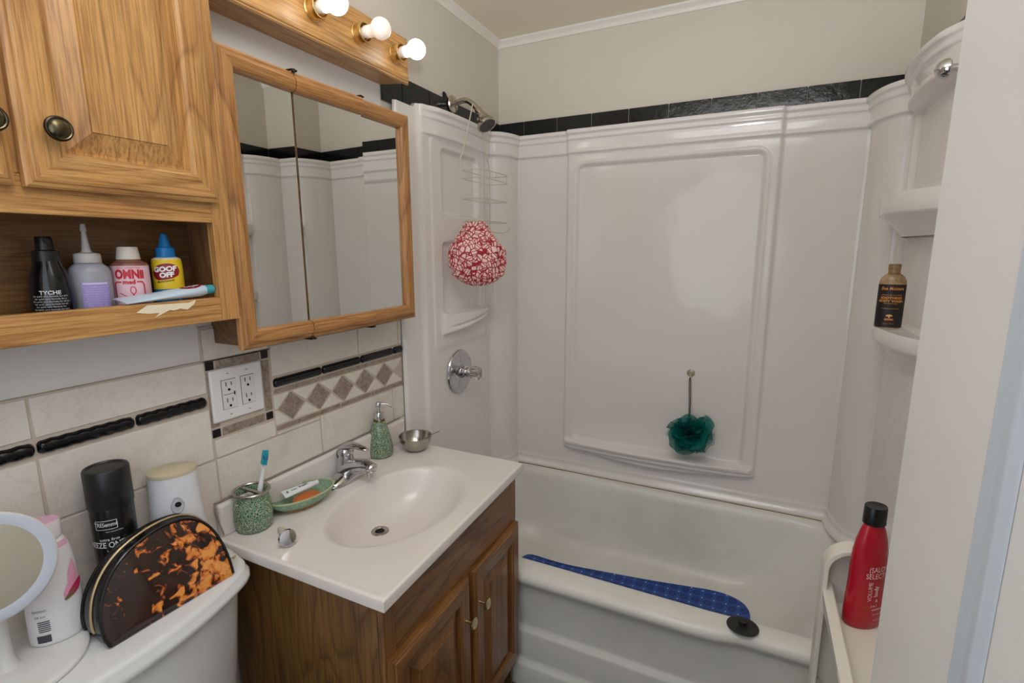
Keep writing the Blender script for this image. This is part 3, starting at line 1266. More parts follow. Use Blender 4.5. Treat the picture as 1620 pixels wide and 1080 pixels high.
pl = thing('sink_stopper', 'pulled out chrome pop-up sink stopper lying on the vanity top near its left edge', 'sink stopper', (0.190, -1.414, CT + 0.001))
m = M()
mt = Matrix.Translation((0, 0, 0.0195)) @ Matrix.Rotation(radians(-27), 4, 'Z') @ Matrix.Rotation(radians(68), 4, 'Y')
m.lathe([(0, -0.004), (0.018, -0.004), (0.0195, 0.0), (0.017, 0.0035), (0.008, 0.005), (0, 0.0055)], 32, mat=mt)
m.build('cap_disc', CHROME, pl)
m = M()
m.lathe([(0, -0.074), (0.006, -0.074), (0.007, -0.066), (0.004, -0.060), (0.004, -0.050), (0.0085, -0.044), (0.009, -0.008), (0.012, -0.004), (0, -0.004)], 16, mat=Matrix.Translation((0, 0, 0.0195)) @ Matrix.Rotation(radians(-27), 4, 'Z') @ Matrix.Rotation(radians(80), 4, 'Y'))
m.build('stem', plain('cloudy_plastic', (206, 196, 178), 0.4), pl)

dp = thing('soap_dispenser', 'green crackle mosaic soap dispenser with a chrome pump beside the steel bowl', 'soap dispenser', (0.030 + 0.006, -0.922, CT + 0.001))
m = M()
m.lathe([(0.034, 0), (0.0385, 0.003), (0.0405, 0.012), (0.0395, 0.030), (0.034, 0.060), (0.0255, 0.094), (0.0185, 0.113), (0.0160, 0.118), (0.0, 0.118)], 48)
m.build('bottle_body', CRACK, dp)
m = M()
m.lathe([(0.0175, 0.114), (0.0185, 0.117), (0.0165, 0.1205), (0, 0.1205)], 32, mi=1)
m.lathe([(0.0145, 0.120), (0.0145, 0.140), (0.0125, 0.143), (0.006, 0.144), (0.0058, 0.158), (0.009, 0.160), (0.0095, 0.174), (0.008, 0.176), (0, 0.176)], 32)
m.tube(spline([(0, 0, 0.169), (0.012, 0.008, 0.170), (0.026, 0.018, 0.166), (0.036, 0.024, 0.157)], 5), [0.0035] * 8 + [0.003] * 8, 10)
m.build('pump', [CHROME, metal('aged_bronze_collar', (110, 96, 72), 0.35)], dp, sharp=40)
bw_ = thing('steel_bowl', 'small stainless steel bowl on the far right corner of the vanity top', 'bowl', (0.112, -0.838, CT + 0.001))
m = M()
m.lathe([(0.022, 0), (0.030, 0.002), (0.042, 0.015), (0.0500, 0.032), (0.0535, 0.047), (0.0555, 0.0485), (0.0555, 0.0495), (0.052, 0.0485), (0.0485, 0.032), (0.040, 0.016), (0.028, 0.004), (0, 0.003)], 56)
m.build('bowl_body', STEEL, bw_)
sp_ = thing('metal_spoon', 'thin metal spoon handle leaning out of the steel bowl', 'spoon', (0.112, -0.838, CT + 0.006))
m = M()
P = spline([(-0.012, -0.006, 0.010), (0.012, 0.008, 0.022), (0.038, 0.024, 0.040), (0.066, 0.044, 0.0545)], 5)
L = []
for i, p in enumerate(P):
    t = i / (len(P) - 1)
    w = 0.0055 * (1 - t) ** 2 + 0.0032 + (0.004 if t < 0.2 else 0)
    sd = Vector((-0.5, 0.85, 0))
    L.append([tuple(p + sd * w * a + Vector((0, 0, 0.0012 * b))) for a, b in ((1, 0), (0.5, 1), (-0.5, 1), (-1, 0), (-0.5, -1), (0.5, -1))])
m.loops(L, True, True)
m.build('spoon_handle', STEEL, sp_)

# ================================================================== OUTLET
ou = thing('outlet_plate', 'white double-gang outlet plate with four sockets set in the tiled wall', 'outlet', (0.008, -1.371, 1.079))
m = M()
m.loops([[(0.0, y, z) for y, z in rrect(-0.065, 0.065, -0.061, 0.061, 0.004)], [(0.003, y, z) for y, z in rrect(-0.065, 0.065, -0.061, 0.061, 0.004)], [(0.0055, y, z) for y, z in rrect(-0.062, 0.062, -0.058, 0.058, 0.003)]], True, True)
m.build('plate', plain('outlet_white', (232, 230, 230), 0.28), ou, sharp=30)
RCP = plain('receptacle_white', (226, 224, 224), 0.3)
for yc, gf in ((-0.024, 1), (0.024, 0)):
    m = M()
    m.box(0.004, 0.0058, yc - 0.0178, yc + 0.0178, -0.0348, 0.0348, 1)
    m.box(0.004, 0.0070, yc - 0.0168, yc + 0.0168, -0.0338, 0.0338, 0)
    if gf:
        m.box(0.0068, 0.0075, yc - 0.014, yc + 0.010, -0.0005, 0.0005, 1)
        m.box(0.0068, 0.0080, yc + 0.011, yc + 0.0135, -0.004, 0.004, 1)
    for zc_ in (0.019, -0.019):
        m.box(0.0068, 0.0073, yc - 0.0075, yc - 0.0055, zc_ + 0.000, zc_ + 0.010, 1)
        m.box(0.0068, 0.0073, yc + 0.0055, yc + 0.0075, zc_ + 0.001, zc_ + 0.009, 1)
        m.lathe([(0, 0), (0.0032, 0), (0.0032, 0.0006), (0, 0.0006)], 14, mi=1, mat=Matrix.Translation((0.0068, yc, zc_ - 0.0085)) @ Matrix.Rotation(pi / 2, 4, 'Y'))
    m.build('receptacle', [RCP, DARK], ou, smooth=False)
    for zc_ in (0.048, -0.048):
        m = M()
        mt = Matrix.Translation((0.0054, yc, zc_)) @ Matrix.Rotation(pi / 2, 4, 'Y')
        m.lathe([(0, 0), (0.0034, 0), (0.003, 0.0009), (0, 0.001)], 16, mat=mt)
        m.box(0.0058, 0.0067, yc - 0.0028, yc + 0.0028, zc_ - 0.0005, zc_ + 0.0005, 1)
        m.build('screw', [RCP, DARK], ou)

# ================================================================== MIRROR CABINET
mc = thing('mirror_cabinet', 'oak framed triple mirror medicine cabinet above the outlet', 'medicine cabinet', (0.06, -1.12, 1.196))
MX = 0.100
m = M()
m.box(0.002, MX, -1.412, -0.830, 1.200, 1.790)
m.build('cabinet_body', INSIDE, mc, world=True, bevel=0.001)
ML, MR, MB, MT = -1.4265, -0.812, 1.1935, 1.7985
D1, D2 = -1.2315, -1.0150


def mdoor(y0, y1, left, right, hinge_y, ang):
    """one mirrored door: rails top and bottom, stiles only at the outer ends"""
    m = M()
    fwd = 0.0415
    th = 0.020
    prof = [(0, 0.0), (0, 0.010), (0.004, 0.013), (0.009, 0.0135), (0.012, 0.018), (0.018, 0.020), (0.030, 0.0195), (0.036, 0.017), (0.0405, 0.012), (fwd, 0.0025)]
    ls = []
    for ins, h in prof:
        a = ins if left else 0
        b = ins if right else 0
        ls.append([(h, y0 + a, MB + ins), (h, y1 - b, MB + ins), (h, y1 - b, MT - ins), (h, y0 + a, MT - ins)])
    for a, b in zip(ls[:-1], ls[1:]):
        for j in range(4):
            if (j == 1 and not right) or (j == 3 and not left):
                continue
            j2 = (j + 1) % 4
            m.add([a[j], a[j2], b[j2], b[j]], [(0, 1, 2, 3)], 1 if j in (0, 2) else 0)
    # end caps of the rails where doors meet
    for yy, has in ((y0, left), (y1, right)):
        if not has:
            for zz, sg in ((MB, 1), (MT, -1)):
                q = [(h, yy, zz + sg * ins) for ins, h in prof] + [(0, yy, zz + sg * fwd)]
                m.add(q, [tuple(range(len(q)))], 1)
    g = M()
    a = fwd - 0.001 if left else 0.0012
    b = fwd - 0.001 if right else 0.0012
    g.box(0.0005, 0.0032, y0 + a, y1 - b, MB + fwd - 0.001, MT - fwd + 0.001)
    rot = Matrix.Translation((MX + 0.0005, hinge_y, 0)) @ Matrix.Rotation(radians(ang), 4, 'Z') @ Matrix.Translation((0, -hinge_y, 0))
    m.xf(rot)
    g.xf(rot)
    if left or right:
        d = m.build('mirror_door', [OAKD['Z'], OAKD['Y']], mc, world=True, sharp=30)
        g.build('mirror_glass', MIRROR, d, world=True, smooth=False)
    else:
        zm = (MB + MT) / 2
        d = g.build('mirror_door', MIRROR, mc, world=True, smooth=False)
        for nm, up_ in (('bottom_rail', False), ('top_rail', True)):
            q = M()
            for f_, k_ in zip(m.f, m.mi):
                if (m.v[f_[0]][2] > zm) == up_:
                    q.add([m.v[i] for i in f_], [tuple(range(len(f_)))], k_)
            q.build(nm, [OAKD['Z'], OAKD['Y']], d, world=True, smooth=False)


mdoor(ML, D1 - 0.0022, True, False, D1, 1.9)
mdoor(D1 + 0.0018, D2 - 0.0012, False, False, D1, -2.3)
mdoor(D2 + 0.0012, MR, False, True, MR, 0.0)
for y in (D1, D2):
    for z in (MT, MB):
        m = M()
        s = 1 if z == MT else -1
        m.tube([(MX - 0.004, y - 0.010, z + s * 0.003), (MX + 0.014, y - 0.006, z + s * 0.004), (MX + 0.016, y + 0.006, z + s * 0.004), (MX - 0.002, y + 0.008, z + s * 0.003)], 0.0024, 8)
        m.lathe([(0, -0.002), (0.0045, -0.002), (0.0045, 0.004), (0, 0.004)], 12, mat=Matrix.Translation((MX + 0.013, y, z + s * 0.003)))
        m.build('hinge_clip', BRONZE, mc, world=True)

# ================================================================== LIGHT BAR
lb = thing('vanity_light_bar', 'oak vanity light bar with round globe bulbs in brass sockets above the mirror cabinet', 'light fixture', (0.04, -1.08, 1.97))
m = M()
zb_, zt_ = 1.905, 2.030
L = []
for (xx, yr) in ((0.002, -0.800), (0.076, -0.775)):
    L.append([(xx, -1.385, zb_), (xx, yr, zb_), (xx, yr, zt_), (xx, -1.385, zt_)])
m.loops(L, True, True, 0)
m.build('housing', BAR['Y'], lb, world=True, smooth=False)
m = M()
prof = [(0, 0.0), (0, 0.006), (0.003, 0.009), (0.006, 0.0095), (0.008, 0.012), (0.014, 0.014), (0.018, 0.0135)]
ls = []
for ins, h in prof:
    ls.append([(0.074 + h, -1.390 + ins, zb_ - 0.002 + ins), (0.074 + h, -0.762 - ins, zb_ - 0.002 + ins), (0.074 + h, -0.762 - ins, zt_ + 0.002 - ins), (0.074 + h, -1.390 + ins, zt_ + 0.002 - ins)])
m.loops(ls, True, True, 0)
m.build('face_board', BAR['Y'], lb, world=True, sharp=30)


def bulbmat(name, c, s):
    n = N(name)
    n.set(col=rgb(245, 240, 232), rough=0.15, ecol=rgb(*c), emit=s)
    return n.m


BON = bulbmat('lit_bulb', (255, 244, 230), 7.0)
BDIM = bulbmat('dim_bulb', (255, 214, 190), 0.35)
BBASE = bulbmat('bulb_neck_glow', (255, 226, 190), 0.12)
for i, (y, mt_) in enumerate(((-1.292, BON), (-1.138, BON), (-0.984, BDIM), (-0.832, BON))):
    z = 1.968
    R = Matrix.Translation((0.0865, y, z)) @ Matrix.Rotation(pi / 2, 4, 'Y')
    m = M()
    m.lathe([(0.027, 0.0), (0.027, 0.004), (0.0245, 0.006), (0.0245, 0.026), (0.0235, 0.028), (0.0215, 0.028), (0.0210, 0.004)], 36, cap0=False, cap1=False, mat=R)
    sk = m.build('socket', BRASS, lb, world=True, sharp=30)
    m = M()
    m.lathe([(0.013, 0.004), (0.013, 0.026), (0.0155, 0.030), (0.0150, 0.040)], 28, mat=R)
    m.build('bulb_neck', BBASE, sk, world=True)
    m = M()
    prof = [(0.0145, 0.040), (0.0150, 0.050)]
    for k in range(15):
        a = radians(-52) + radians(142) * k / 14
        prof.append((max(0.00001, 0.0265 * cos(a)), 0.078 + 0.0265 * sin(a)))
    m.lathe(prof, 32, mat=R)
    m.build('globe_bulb', mt_, sk, world=True)

# ================================================================== WALL CABINET (upper left)
wc = thing('wall_cabinet', 'golden oak wall cabinet with raised panel doors above an open bottle shelf', 'wall cabinet', (0.06, -1.75, 1.265))
WY0, WY1 = -2.080, -1.4290
WZ0, WZ1 = 1.2645, 2.06
FX = 0.106      # back of the face frame
FT = 0.126      # front of the face frame
m = M()
m.box(0.002, FX, WY1 - 0.016, WY1, WZ0 + 0.002, WZ1, 1)
m.box(0.002, FX, WY0, WY0 + 0.016, WZ0 + 0.002, WZ1, 1)
m.box(0.002, 0.006, WY0 + 0.016, WY1 - 0.016, WZ0 + 0.03, WZ1, 0)
m.box(0.006, FX, WY0 + 0.016, WY1 - 0.016, 1.268, 1.284, 0)
m.box(0.006, FX, WY0 + 0.016, WY1 - 0.016, 1.468, 1.484, 0)
m.box(0.006, FX, WY0 + 0.016, WY1 - 0.016, WZ1 - 0.016, WZ1, 0)
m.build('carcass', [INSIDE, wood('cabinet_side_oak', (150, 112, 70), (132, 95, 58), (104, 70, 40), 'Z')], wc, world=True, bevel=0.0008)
m = M()
m.box(FX, FT, WY1 - 0.038, WY1, WZ0, WZ1, 0)
m.box(FX, FT, WY0, WY0 + 0.038, WZ0, WZ1, 0)
m.box(FX, FT - 0.0004, WY0 + 0.038, WY1 - 0.038, WZ0, 1.311, 1)
m.box(FX, FT - 0.0004, WY0 + 0.038, WY1 - 0.038, 1.456, 1.512, 1)
m.box(FX, FT - 0.0004, WY0 + 0.038, WY1 - 0.038, WZ1 - 0.04, WZ1, 1)
m.box(FX, FT - 0.0002, -1.775, -1.735, 1.512, WZ1 - 0.04, 0)
m.build('face_frame', [OAK['Z'], OAK['Y']], wc, world=True, bevel=0.0012)
# paint chipped patch on the shelf lip
m = M()
chip = [(-1.622, 1.297), (-1.603, 1.3085), (-1.570, 1.3075), (-1.545, 1.3070), (-1.531, 1.3065), (-1.517, 1.3105), (-1.522, 1.302), (-1.535, 1.294), (-1.548, 1.297), (-1.560, 1.2945), (-1.566, 1.2965), (-1.582, 1.290), (-1.592, 1.286), (-1.584, 1.293), (-1.600, 1.293)]
m.loops([[(FT - 0.0006, y, z) for y, z in chip], [(FT + 0.0006, y, z) for y, z in chip]], True, True)
m.build('bare_patch', plain('bare_chipped_wood', (238, 224, 196), 0.7), wc, world=True, smooth=False)
dr = rp_door(FT + 0.0005, -1.748, -1.457, 1.4935, 2.035, 0.019, [OAK['Z'], OAK['Y']], wc, fw=0.052)
dl = rp_door(FT + 0.0005, -2.052, -1.7585, 1.4935, 2.035, 0.019, [OAK['Z'], OAK['Y']], wc, fw=0.052)
for y, p in ((-1.710, dr), (-1.782, dl)):
    m = M()
    R = Matrix.Translation((FT + 0.0195, y, 1.576)) @ Matrix.Rotation(pi / 2, 4, 'Y')
    m.lathe([(0, 0), (0.008, 0), (0.0065, 0.006), (0.006, 0.010), (0.012, 0.014), (0.0168, 0.017), (0.0178, 0.020), (0.0170, 0.0225), (0.0150, 0.0235)], 36, cap1=False, mat=R)
    m.lathe([(0.0150, 0.0235), (0.0135, 0.0228), (0.0128, 0.0236), (0.010, 0.0262), (0.005, 0.0278), (0, 0.0282)], 36, mi=1, cap0=False, mat=R)
    m.build('knob', [BRONZE, BRONZEHI], p, world=True)

# ---------------------------------------------------------------- bottle helpers


def face_rot(x, y):
    dx_, dy_ = 1.0865 - x, -2.1153 - y
    return math.atan2(dx_, -dy_)


def prof_at(prof, z):
    for (r0, z0), (r1, z1) in zip(prof[:-1], prof[1:]):
        if z0 <= z <= z1 and z1 > z0:
            return r0 + (r1 - r0) * (z - z0) / (z1 - z0)
    return prof[-1][0]


def wrap(prof, ex=1.0, ey=1.0, off=0.0005, a0=-pi / 2):
    def fn(x, z):
        r = prof_at(prof, z)
        # arc length to angle on the ellipse (approx with the mean radius)
        a = a0 + x / (r * (ex * 0.75 + ey * 0.25 if ex > ey else ex))
        return ((r * ex + off) * cos(a), (r * ey + off) * sin(a), z)
    return fn


def patch(m, fn, x0, x1, z0, z1, mi=0, nx=16, nz_=4):
    m.grid(lambda s, t: fn(x0 + (x1 - x0) * s, z0 + (z1 - z0) * t), nx, nz_, mi)


def fan(m, fn, cx, cz, pts, mi):
    """flat shape pressed onto a curved surface: concentric rings towards its centre"""
    R_ = 6
    L_ = []
    for q in range(1, R_ + 1):
        L_.append([fn(cx + x * q / R_, cz + z * q / R_) for x, z in pts])
    m.loops(L_, True, False, mi)


def oval_patch(m, fn, cx, cz, a, b, mi=0, rot=0.0):
    c, s = cos(rot), sin(rot)
    pts = []
    for k in range(36):
        t = 2 * pi * k / 36
        x, z = a * cos(t), b * sin(t)
        pts.append((x * c - z * s, x * s + z * c))
    fan(m, fn, cx, cz, pts, mi)


SHZ = 1.2845
GR = 'bottles on the open oak shelf'
# black spray bottle
bx, by = 0.052, -1.704
b = thing('spray_bottle', 'glossy black spray bottle with a black cap, leftmost on the open oak shelf', 'bottle', (bx, by, SHZ), face_rot(bx, by), GR)
prof = [(0.0, 0), (0.026, 0), (0.028, 0.003), (0.0285, 0.03), (0.0275, 0.055), (0.024, 0.080), (0.019, 0.096), (0.0175, 0.102)]
m = M()
m.lathe(prof, 40)
m.build('bottle_body', plain('gloss_black', (13, 13, 14), 0.12), b)
m = M()
m.lathe([(0.0165, 0.100), (0.0175, 0.101), (0.017, 0.118), (0.0115, 0.120), (0.011, 0.138), (0.0095, 0.141), (0, 0.141)], 32)
m.tube([(0, 0, 0.134), (0.004, -0.013, 0.134)], 0.004, 10)
m.build('spray_cap', plain('satin_black', (18, 18, 19), 0.35), b, sharp=40)
fn = wrap(prof, off=0.0006)
m = M()
m.text('TYCHE', 0.0085, fn, -0.002, 0.050, bold=0.02)
for k, w_ in enumerate((0.040, 0.036, 0.042, 0.038, 0.034, 0.040, 0.03)):
    m.text('the quick care formula for all hair'[:int(w_ * 800)], 0.0036, fn, -0.003, 0.046 - 0.0042 * k)
patch(m, fn, 0.010, 0.020, 0.004, 0.018, 0, 6, 2)
for k in range(5):
    patch(m, wrap(prof, off=0.0009), 0.0115 + 0.0016 * k, 0.0122 + 0.0016 * k, 0.008, 0.016, 1, 1, 2)
m.build('print', [plain('print_white', (206, 208, 212), 0.5), BLACKP], b, smooth=False)

# translucent squeeze bottle
bx, by = 0.050, -1.647
b = thing('squeeze_bottle', 'cloudy squeeze bottle with a pointed nozzle and lilac label on the open oak shelf', 'bottle', (bx, by, SHZ), face_rot(bx, by) - 0.05, GR)
prof = [(0.0, 0), (0.0275, 0), (0.0295, 0.003), (0.0295, 0.082), (0.027, 0.090), (0.020, 0.096), (0.0175, 0.099)]
m = M()
m.lathe(prof, 40, ey=0.85)
m.build('bottle_body', plain('cloudy_hdpe', (172, 172, 182), 0.35, trans=0.25, sss=0.1), b)
m = M()
m.lathe([(0.0185, 0.098), (0.0192, 0.099), (0.0185, 0.112), (0.017, 0.114), (0.008, 0.116), (0.0062, 0.121), (0.0032, 0.150), (0.0048, 0.152), (0.0034, 0.163), (0, 0.164)], 32)
m.build('nozzle_cap', plain('cloudy_cap', (206, 200, 198), 0.4, trans=0.2), b, sharp=40)
fn = wrap(prof, 1, 0.85, 0.0005)
m = M()
patch(m, fn, -0.012, 0.026, 0.006, 0.066, 0)
fn2 = wrap(prof, 1, 0.85, 0.0009)
patch(m, fn2, -0.010, 0.024, 0.062, 0.065, 1)
for k in range(9):
    m.text('apply to scalp and hair daily'[:26 - (k % 3) * 3], 0.0034, fn2, 0.007, 0.057 - 0.0040 * k, mi=1)
patch(m, fn2, -0.012, 0.026, 0.006, 0.0075, 1)
m.build('label', [plain('lilac_label', (156, 142, 204), 0.5), plain('pale_lilac', (206, 198, 226), 0.5)], b)

# pink medicated bottle
bx, by = 0.052, -1.585
b = thing('pink_label_bottle', 'bottle with white cap and pink label printed in red on the open oak shelf', 'bottle', (bx, by, SHZ), face_rot(bx, by) - 0.1, GR)
prof = [(0.0, 0), (0.0275, 0), (0.029, 0.003), (0.029, 0.090), (0.0275, 0.096), (0.020, 0.101), (0.015, 0.104)]
m = M()
m.lathe(prof, 40)
m.build('bottle_body', plain('brown_liquid_bottle', (132, 84, 70), 0.25), b)
m = M()
m.lathe([(0.0180, 0.103), (0.0185, 0.104), (0.0155, 0.124), (0.0145, 0.1255), (0, 0.1255)], 40)
m.build('cap', plain('white_cap', (224, 214, 204), 0.35), b, sharp=35)
fn = wrap(prof, off=0.0005)
fn2 = wrap(prof, off=0.0010)
m = M()
patch(m, fn, -0.050, 0.042, 0.004, 0.092, 0, 40)
RED_ = 1
m.text('OMNii', 0.0215, fn2, 0.001, 0.070, bold=0.045, mi=1, sx=0.72)
m.text('med', 0.0105, fn2, -0.0005, 0.0600, bold=0.04, mi=1)
# rounded red outline broken by the lettering
m.text('GENTLY CLEANSES ORAL', 0.0032, fn2, 0.0, 0.0875, mi=1)


def ribbon(m, fn, pts, w, mi):
    for (a, b_), (c, d_) in zip(pts[:-1], pts[1:]):
        dx_, dz_ = c - a, d_ - b_
        l_ = sqrt(dx_ * dx_ + dz_ * dz_) or 1
        nx_, nz2 = -dz_ / l_ * w / 2, dx_ / l_ * w / 2
        ex_, ez_ = dx_ / l_ * w * 0.2, dz_ / l_ * w * 0.2
        k = max(1, int(l_ / 0.004))
        for q in range(k):
            t0, t1 = q / k, (q + 1) / k
            A = (a + dx_ * t0 - ex_, b_ + dz_ * t0 - ez_)
            B = (a + dx_ * t1 + ex_, b_ + dz_ * t1 + ez_)
            m.add([fn(A[0] + nx_, A[1] + nz2), fn(B[0] + nx_, B[1] + nz2), fn(B[0] - nx_, B[1] - nz2), fn(A[0] - nx_, A[1] - nz2)], [(0, 1, 2, 3)], mi)


ribbon(m, fn2, [(0.011, 0.0635), (0.018, 0.0635), (0.0205, 0.061), (0.0215, 0.058), (0.0215, 0.033), (0.020, 0.030), (0.017, 0.0285), (-0.020, 0.0285), (-0.023, 0.031), (-0.023, 0.060), (-0.020, 0.0635), (-0.012, 0.0635)], 0.0022, 1)
ribbon(m, fn2, [(-0.004, 0.024), (0.001, 0.034), (0.004, 0.041)], 0.0022, 1)
ribbon(m, fn2, [(0.004 + 0.0038 * cos(t), 0.0485 + 0.0065 * sin(t)) for t in [2 * pi * k / 14 for k in range(15)]], 0.0013, 1)
ribbon(m, fn2, [(-0.016, 0.044), (-0.010, 0.040), (-0.004, 0.036)], 0.0012, 1)
for k, s_ in enumerate(('STANNOUS FLUORIDE RINSE', 'for home use as directed', '0.63%  NET 10 OZ')):
    m.text(s_, 0.0036, fn2, 0.0, 0.0215 - 0.0052 * k, mi=1)
m.text('always gentle', 0.003, fn2, 0.011, 0.035, mi=1)
m.build('label', [plain('pink_label', (226, 186, 196), 0.45), plain('label_red', (190, 28, 44), 0.45)], b, smooth=True)

# yellow/blue remover spray
bx, by = 0.055, -1.521
b = thing('remover_bottle', 'small bottle with a blue cap and yellow and blue label on the oak shelf', 'bottle', (bx, by, SHZ), face_rot(bx, by) - 0.06, GR)
prof = [(0.0, 0), (0.0235, 0), (0.0250, 0.003), (0.0255, 0.088), (0.0245, 0.098), (0.0235, 0.1035), (0.018, 0.106), (0.014, 0.107)]
m = M()
m.lathe(prof, 40, ey=0.8)
m.build('bottle_body', plain('cream_bottle', (226, 210, 190), 0.35), b, sharp=60)
m = M()
m.lathe([(0.0160, 0.106), (0.0165, 0.107), (0.0155, 0.124), (0.0115, 0.1255), (0.0105, 0.128), (0.0060, 0.146), (0.0050, 0.150), (0, 0.151)], 32)
m.build('cap', plain('sky_blue_cap', (24, 120, 190), 0.35), b, sharp=40)
fn, fn2, fn3, fn4 = (wrap(prof, 1, 0.8, o_) for o_ in (0.0004, 0.0008, 0.0012, 0.0017))
m = M()
patch(m, fn, -0.034, 0.034, 0.046, 0.102, 0, 24)
patch(m, fn, -0.034, 0.034, 0.018, 0.046, 1, 24)
patch(m, fn, -0.034, 0.034, 0.013, 0.018, 0, 24)
patch(m, fn, -0.034, 0.034, 0.002, 0.013, 1, 24)
oval_patch(m, fn2, -0.002, 0.078, 0.0225, 0.0165, 2, 0.22)
m.text('GOOF', 0.0125, fn3, -0.003, 0.0800, bold=0.05, mi=3, shear=0.1, rot=0.08)
m.text('OFF', 0.0125, fn3, -0.001, 0.0690, bold=0.05, mi=3, shear=0.1, rot=0.08)
ribbon(m, fn3, [(-0.022, 0.061), (-0.006, 0.0615), (0.008, 0.0645), (0.020, 0.071)], 0.0036, 0)
m.text('Miracle Remover', 0.0038, fn4, -0.003, 0.0605, bold=0.03, mi=4, rot=0.14)
m.text('HOUSEHOLD', 0.0066, fn2, -0.005, 0.036, bold=0.03, mi=3)
m.text('HEAVY DUTY', 0.0034, fn2, 0.001, 0.0300, mi=3)
ribbon(m, fn2, [(0.014, 0.046), (0.015, 0.030), (0.018, 0.018)], 0.0012, 3)
m.text('VOC', 0.005, fn2, -0.013, 0.0045, bold=0.03, mi=3)
m.build('label', [plain('label_yellow', (230, 196, 40), 0.4), plain('label_blue', (22, 116, 160), 0.4), plain('label_maroon', (140, 24, 32), 0.4), plain('label_white', (238, 238, 236), 0.4), BLACKP], b)

# big toothpaste tube lying on the lip
tp2 = thing('toothpaste_tube', 'pale blue and white toothpaste tube with a teal cap lying along the shelf lip', 'toothpaste', (0.088, -1.540, SHZ + 0.0255), radians(90))
paste_tube(tp2, 0.150, 0.022, 0.0120, 0.0095, 0.016, [plain('tube_pale_blue', (196, 212, 228), 0.3), plain('tube_red', (190, 30, 44), 0.4), plain('tube_whiteprint', (240, 240, 240), 0.4), plain('tube_bluprint', (60, 110, 160), 0.4)], plain('teal_cap', (60, 160, 172), 0.35),
           [('Colgate', 0.0085, 0.048, -0.0035, 1), ('cavity protection', 0.005, -0.020, 0.000, 2)], (0.048, 0.0, 0.021, 0.0085))
tp2.rotation_euler = (radians(10), radians(-3.5), radians(90))
tp2.location = (0.106, -1.560, SHZ + 0.0375)

# ================================================================== TOILET
to = thing('toilet', 'white porcelain toilet tank with a bow-front lid left of the vanity', 'toilet', (0.12, -1.75, 0))
TYC = -1.752


def bow_loop(x0, xf, hw, z, bowd=0.070, n=40, rc=0.065):
    pts = []
    for k in range(n + 1):
        t = -1 + 2 * k / n
        y = TYC + hw * t
        x = xf - bowd * abs(t) ** 2.2
        # rounded ends
        e = (abs(t) - 0.84) / 0.16
        if e > 0:
            x -= rc * (1 - sqrt(max(0.0, 1 - e ** 2)))
        pts.append((x, y, z))
    pts.append((x0 + 0.01, TYC + hw, z))
    pts.append((x0, TYC + hw - 0.01, z))
    pts.append((x0, TYC - hw + 0.01, z))
    pts.append((x0 + 0.01, TYC - hw, z))
    return pts


m = M()
LZ = 0.7565
m.loops([bow_loop(0.014, 0.222, 0.270, 0.712), bow_loop(0.012, 0.226, 0.274, 0.718), bow_loop(0.010, 0.231, 0.279, 0.724), bow_loop(0.009, 0.234, 0.281, 0.731), bow_loop(0.009, 0.233, 0.280, 0.737), bow_loop(0.009, 0.229, 0.277, 0.7425), bow_loop(0.009, 0.228, 0.2765, 0.746),
         bow_loop(0.009, 0.2265, 0.2755, 0.751), bow_loop(0.010, 0.222, 0.272, 0.755), bow_loop(0.012, 0.214, 0.266, LZ), bow_loop(0.030, 0.180, 0.24, LZ)], True, True)
m.build('tank_lid', PORC, to, world=True, sharp=50)
m = M()
m.loops([bow_loop(0.030, 0.185, 0.205, 0.38), bow_loop(0.022, 0.195, 0.225, 0.40), bow_loop(0.020, 0.205, 0.245, 0.50), bow_loop(0.016, 0.214, 0.262, 0.70), bow_loop(0.016, 0.214, 0.262, 0.713)], True, True)
m.build('tank', PORC, to, world=True, sharp=50)
m = M()
L = []
for (z, a, b_, cx) in ((0.0, 0.11, 0.10, 0.30), (0.02, 0.115, 0.105, 0.30), (0.15, 0.10, 0.09, 0.30), (0.27, 0.16, 0.13, 0.36), (0.36, 0.225, 0.175, 0.42), (0.39, 0.235, 0.182, 0.43), (0.40, 0.230, 0.178, 0.43)):
    L.append([(cx + a * cos(2 * pi * k / 40) * (1.0), TYC + b_ * sin(2 * pi * k / 40), z) for k in range(40)])
m.loops(L, True, True)
m.box(0.10, 0.30, TYC - 0.10, TYC + 0.10, 0.30, 0.40)
m.build('toilet_bowl', PORC, to, world=True, sharp=50)
m = M()
L = []
for (z, s) in ((0.402, 0.99), (0.405, 1.0), (0.418, 1.0), (0.425, 0.985), (0.428, 0.9)):
    L.append([(0.44 + 0.235 * s * cos(2 * pi * k / 40), TYC + 0.185 * s * sin(2 * pi * k / 40), z) for k in range(40)])
m.loops(L, True, True)
m.build('seat_lid', WHITEP, to, world=True, sharp=50)

# ---- things on the tank
TZ = LZ + 0.0005
# makeup mirror
mm = thing('makeup_mirror', 'round white tabletop makeup mirror with a light ring on the toilet tank at the left', 'mirror', (0.078, -1.848, TZ))
m = M()
m.lathe([(0, 0), (0.098, 0), (0.101, 0.002), (0.101, 0.007), (0.098, 0.0095), (0.090, 0.0085), (0.05, 0.0088), (0, 0.009)], 64)
m.build('base_tray', WHITEP, mm, sharp=50)
m = M()
m.lathe([(0.020, 0.008), (0.0145, 0.016), (0.0125, 0.04), (0.0125, 0.135), (0.010, 0.14), (0, 0.14)], 28, ey=0.9)
m.build('post', WHITEP, mm, sharp=60)
mc_ = Vector((0.042, -0.012, 0.196))
nrm = Vector((0.93, -0.30, 0.30)).normalized()
Rm = Matrix.Translation(mc_) @ nrm.to_track_quat('Z', 'Y').to_matrix().to_4x4()
m = M()
m.lathe([(0.0, -0.010), (0.060, -0.010), (0.074, -0.006), (0.079, 0.0), (0.079, 0.005), (0.077, 0.0075)], 64, mat=Rm, cap1=False)
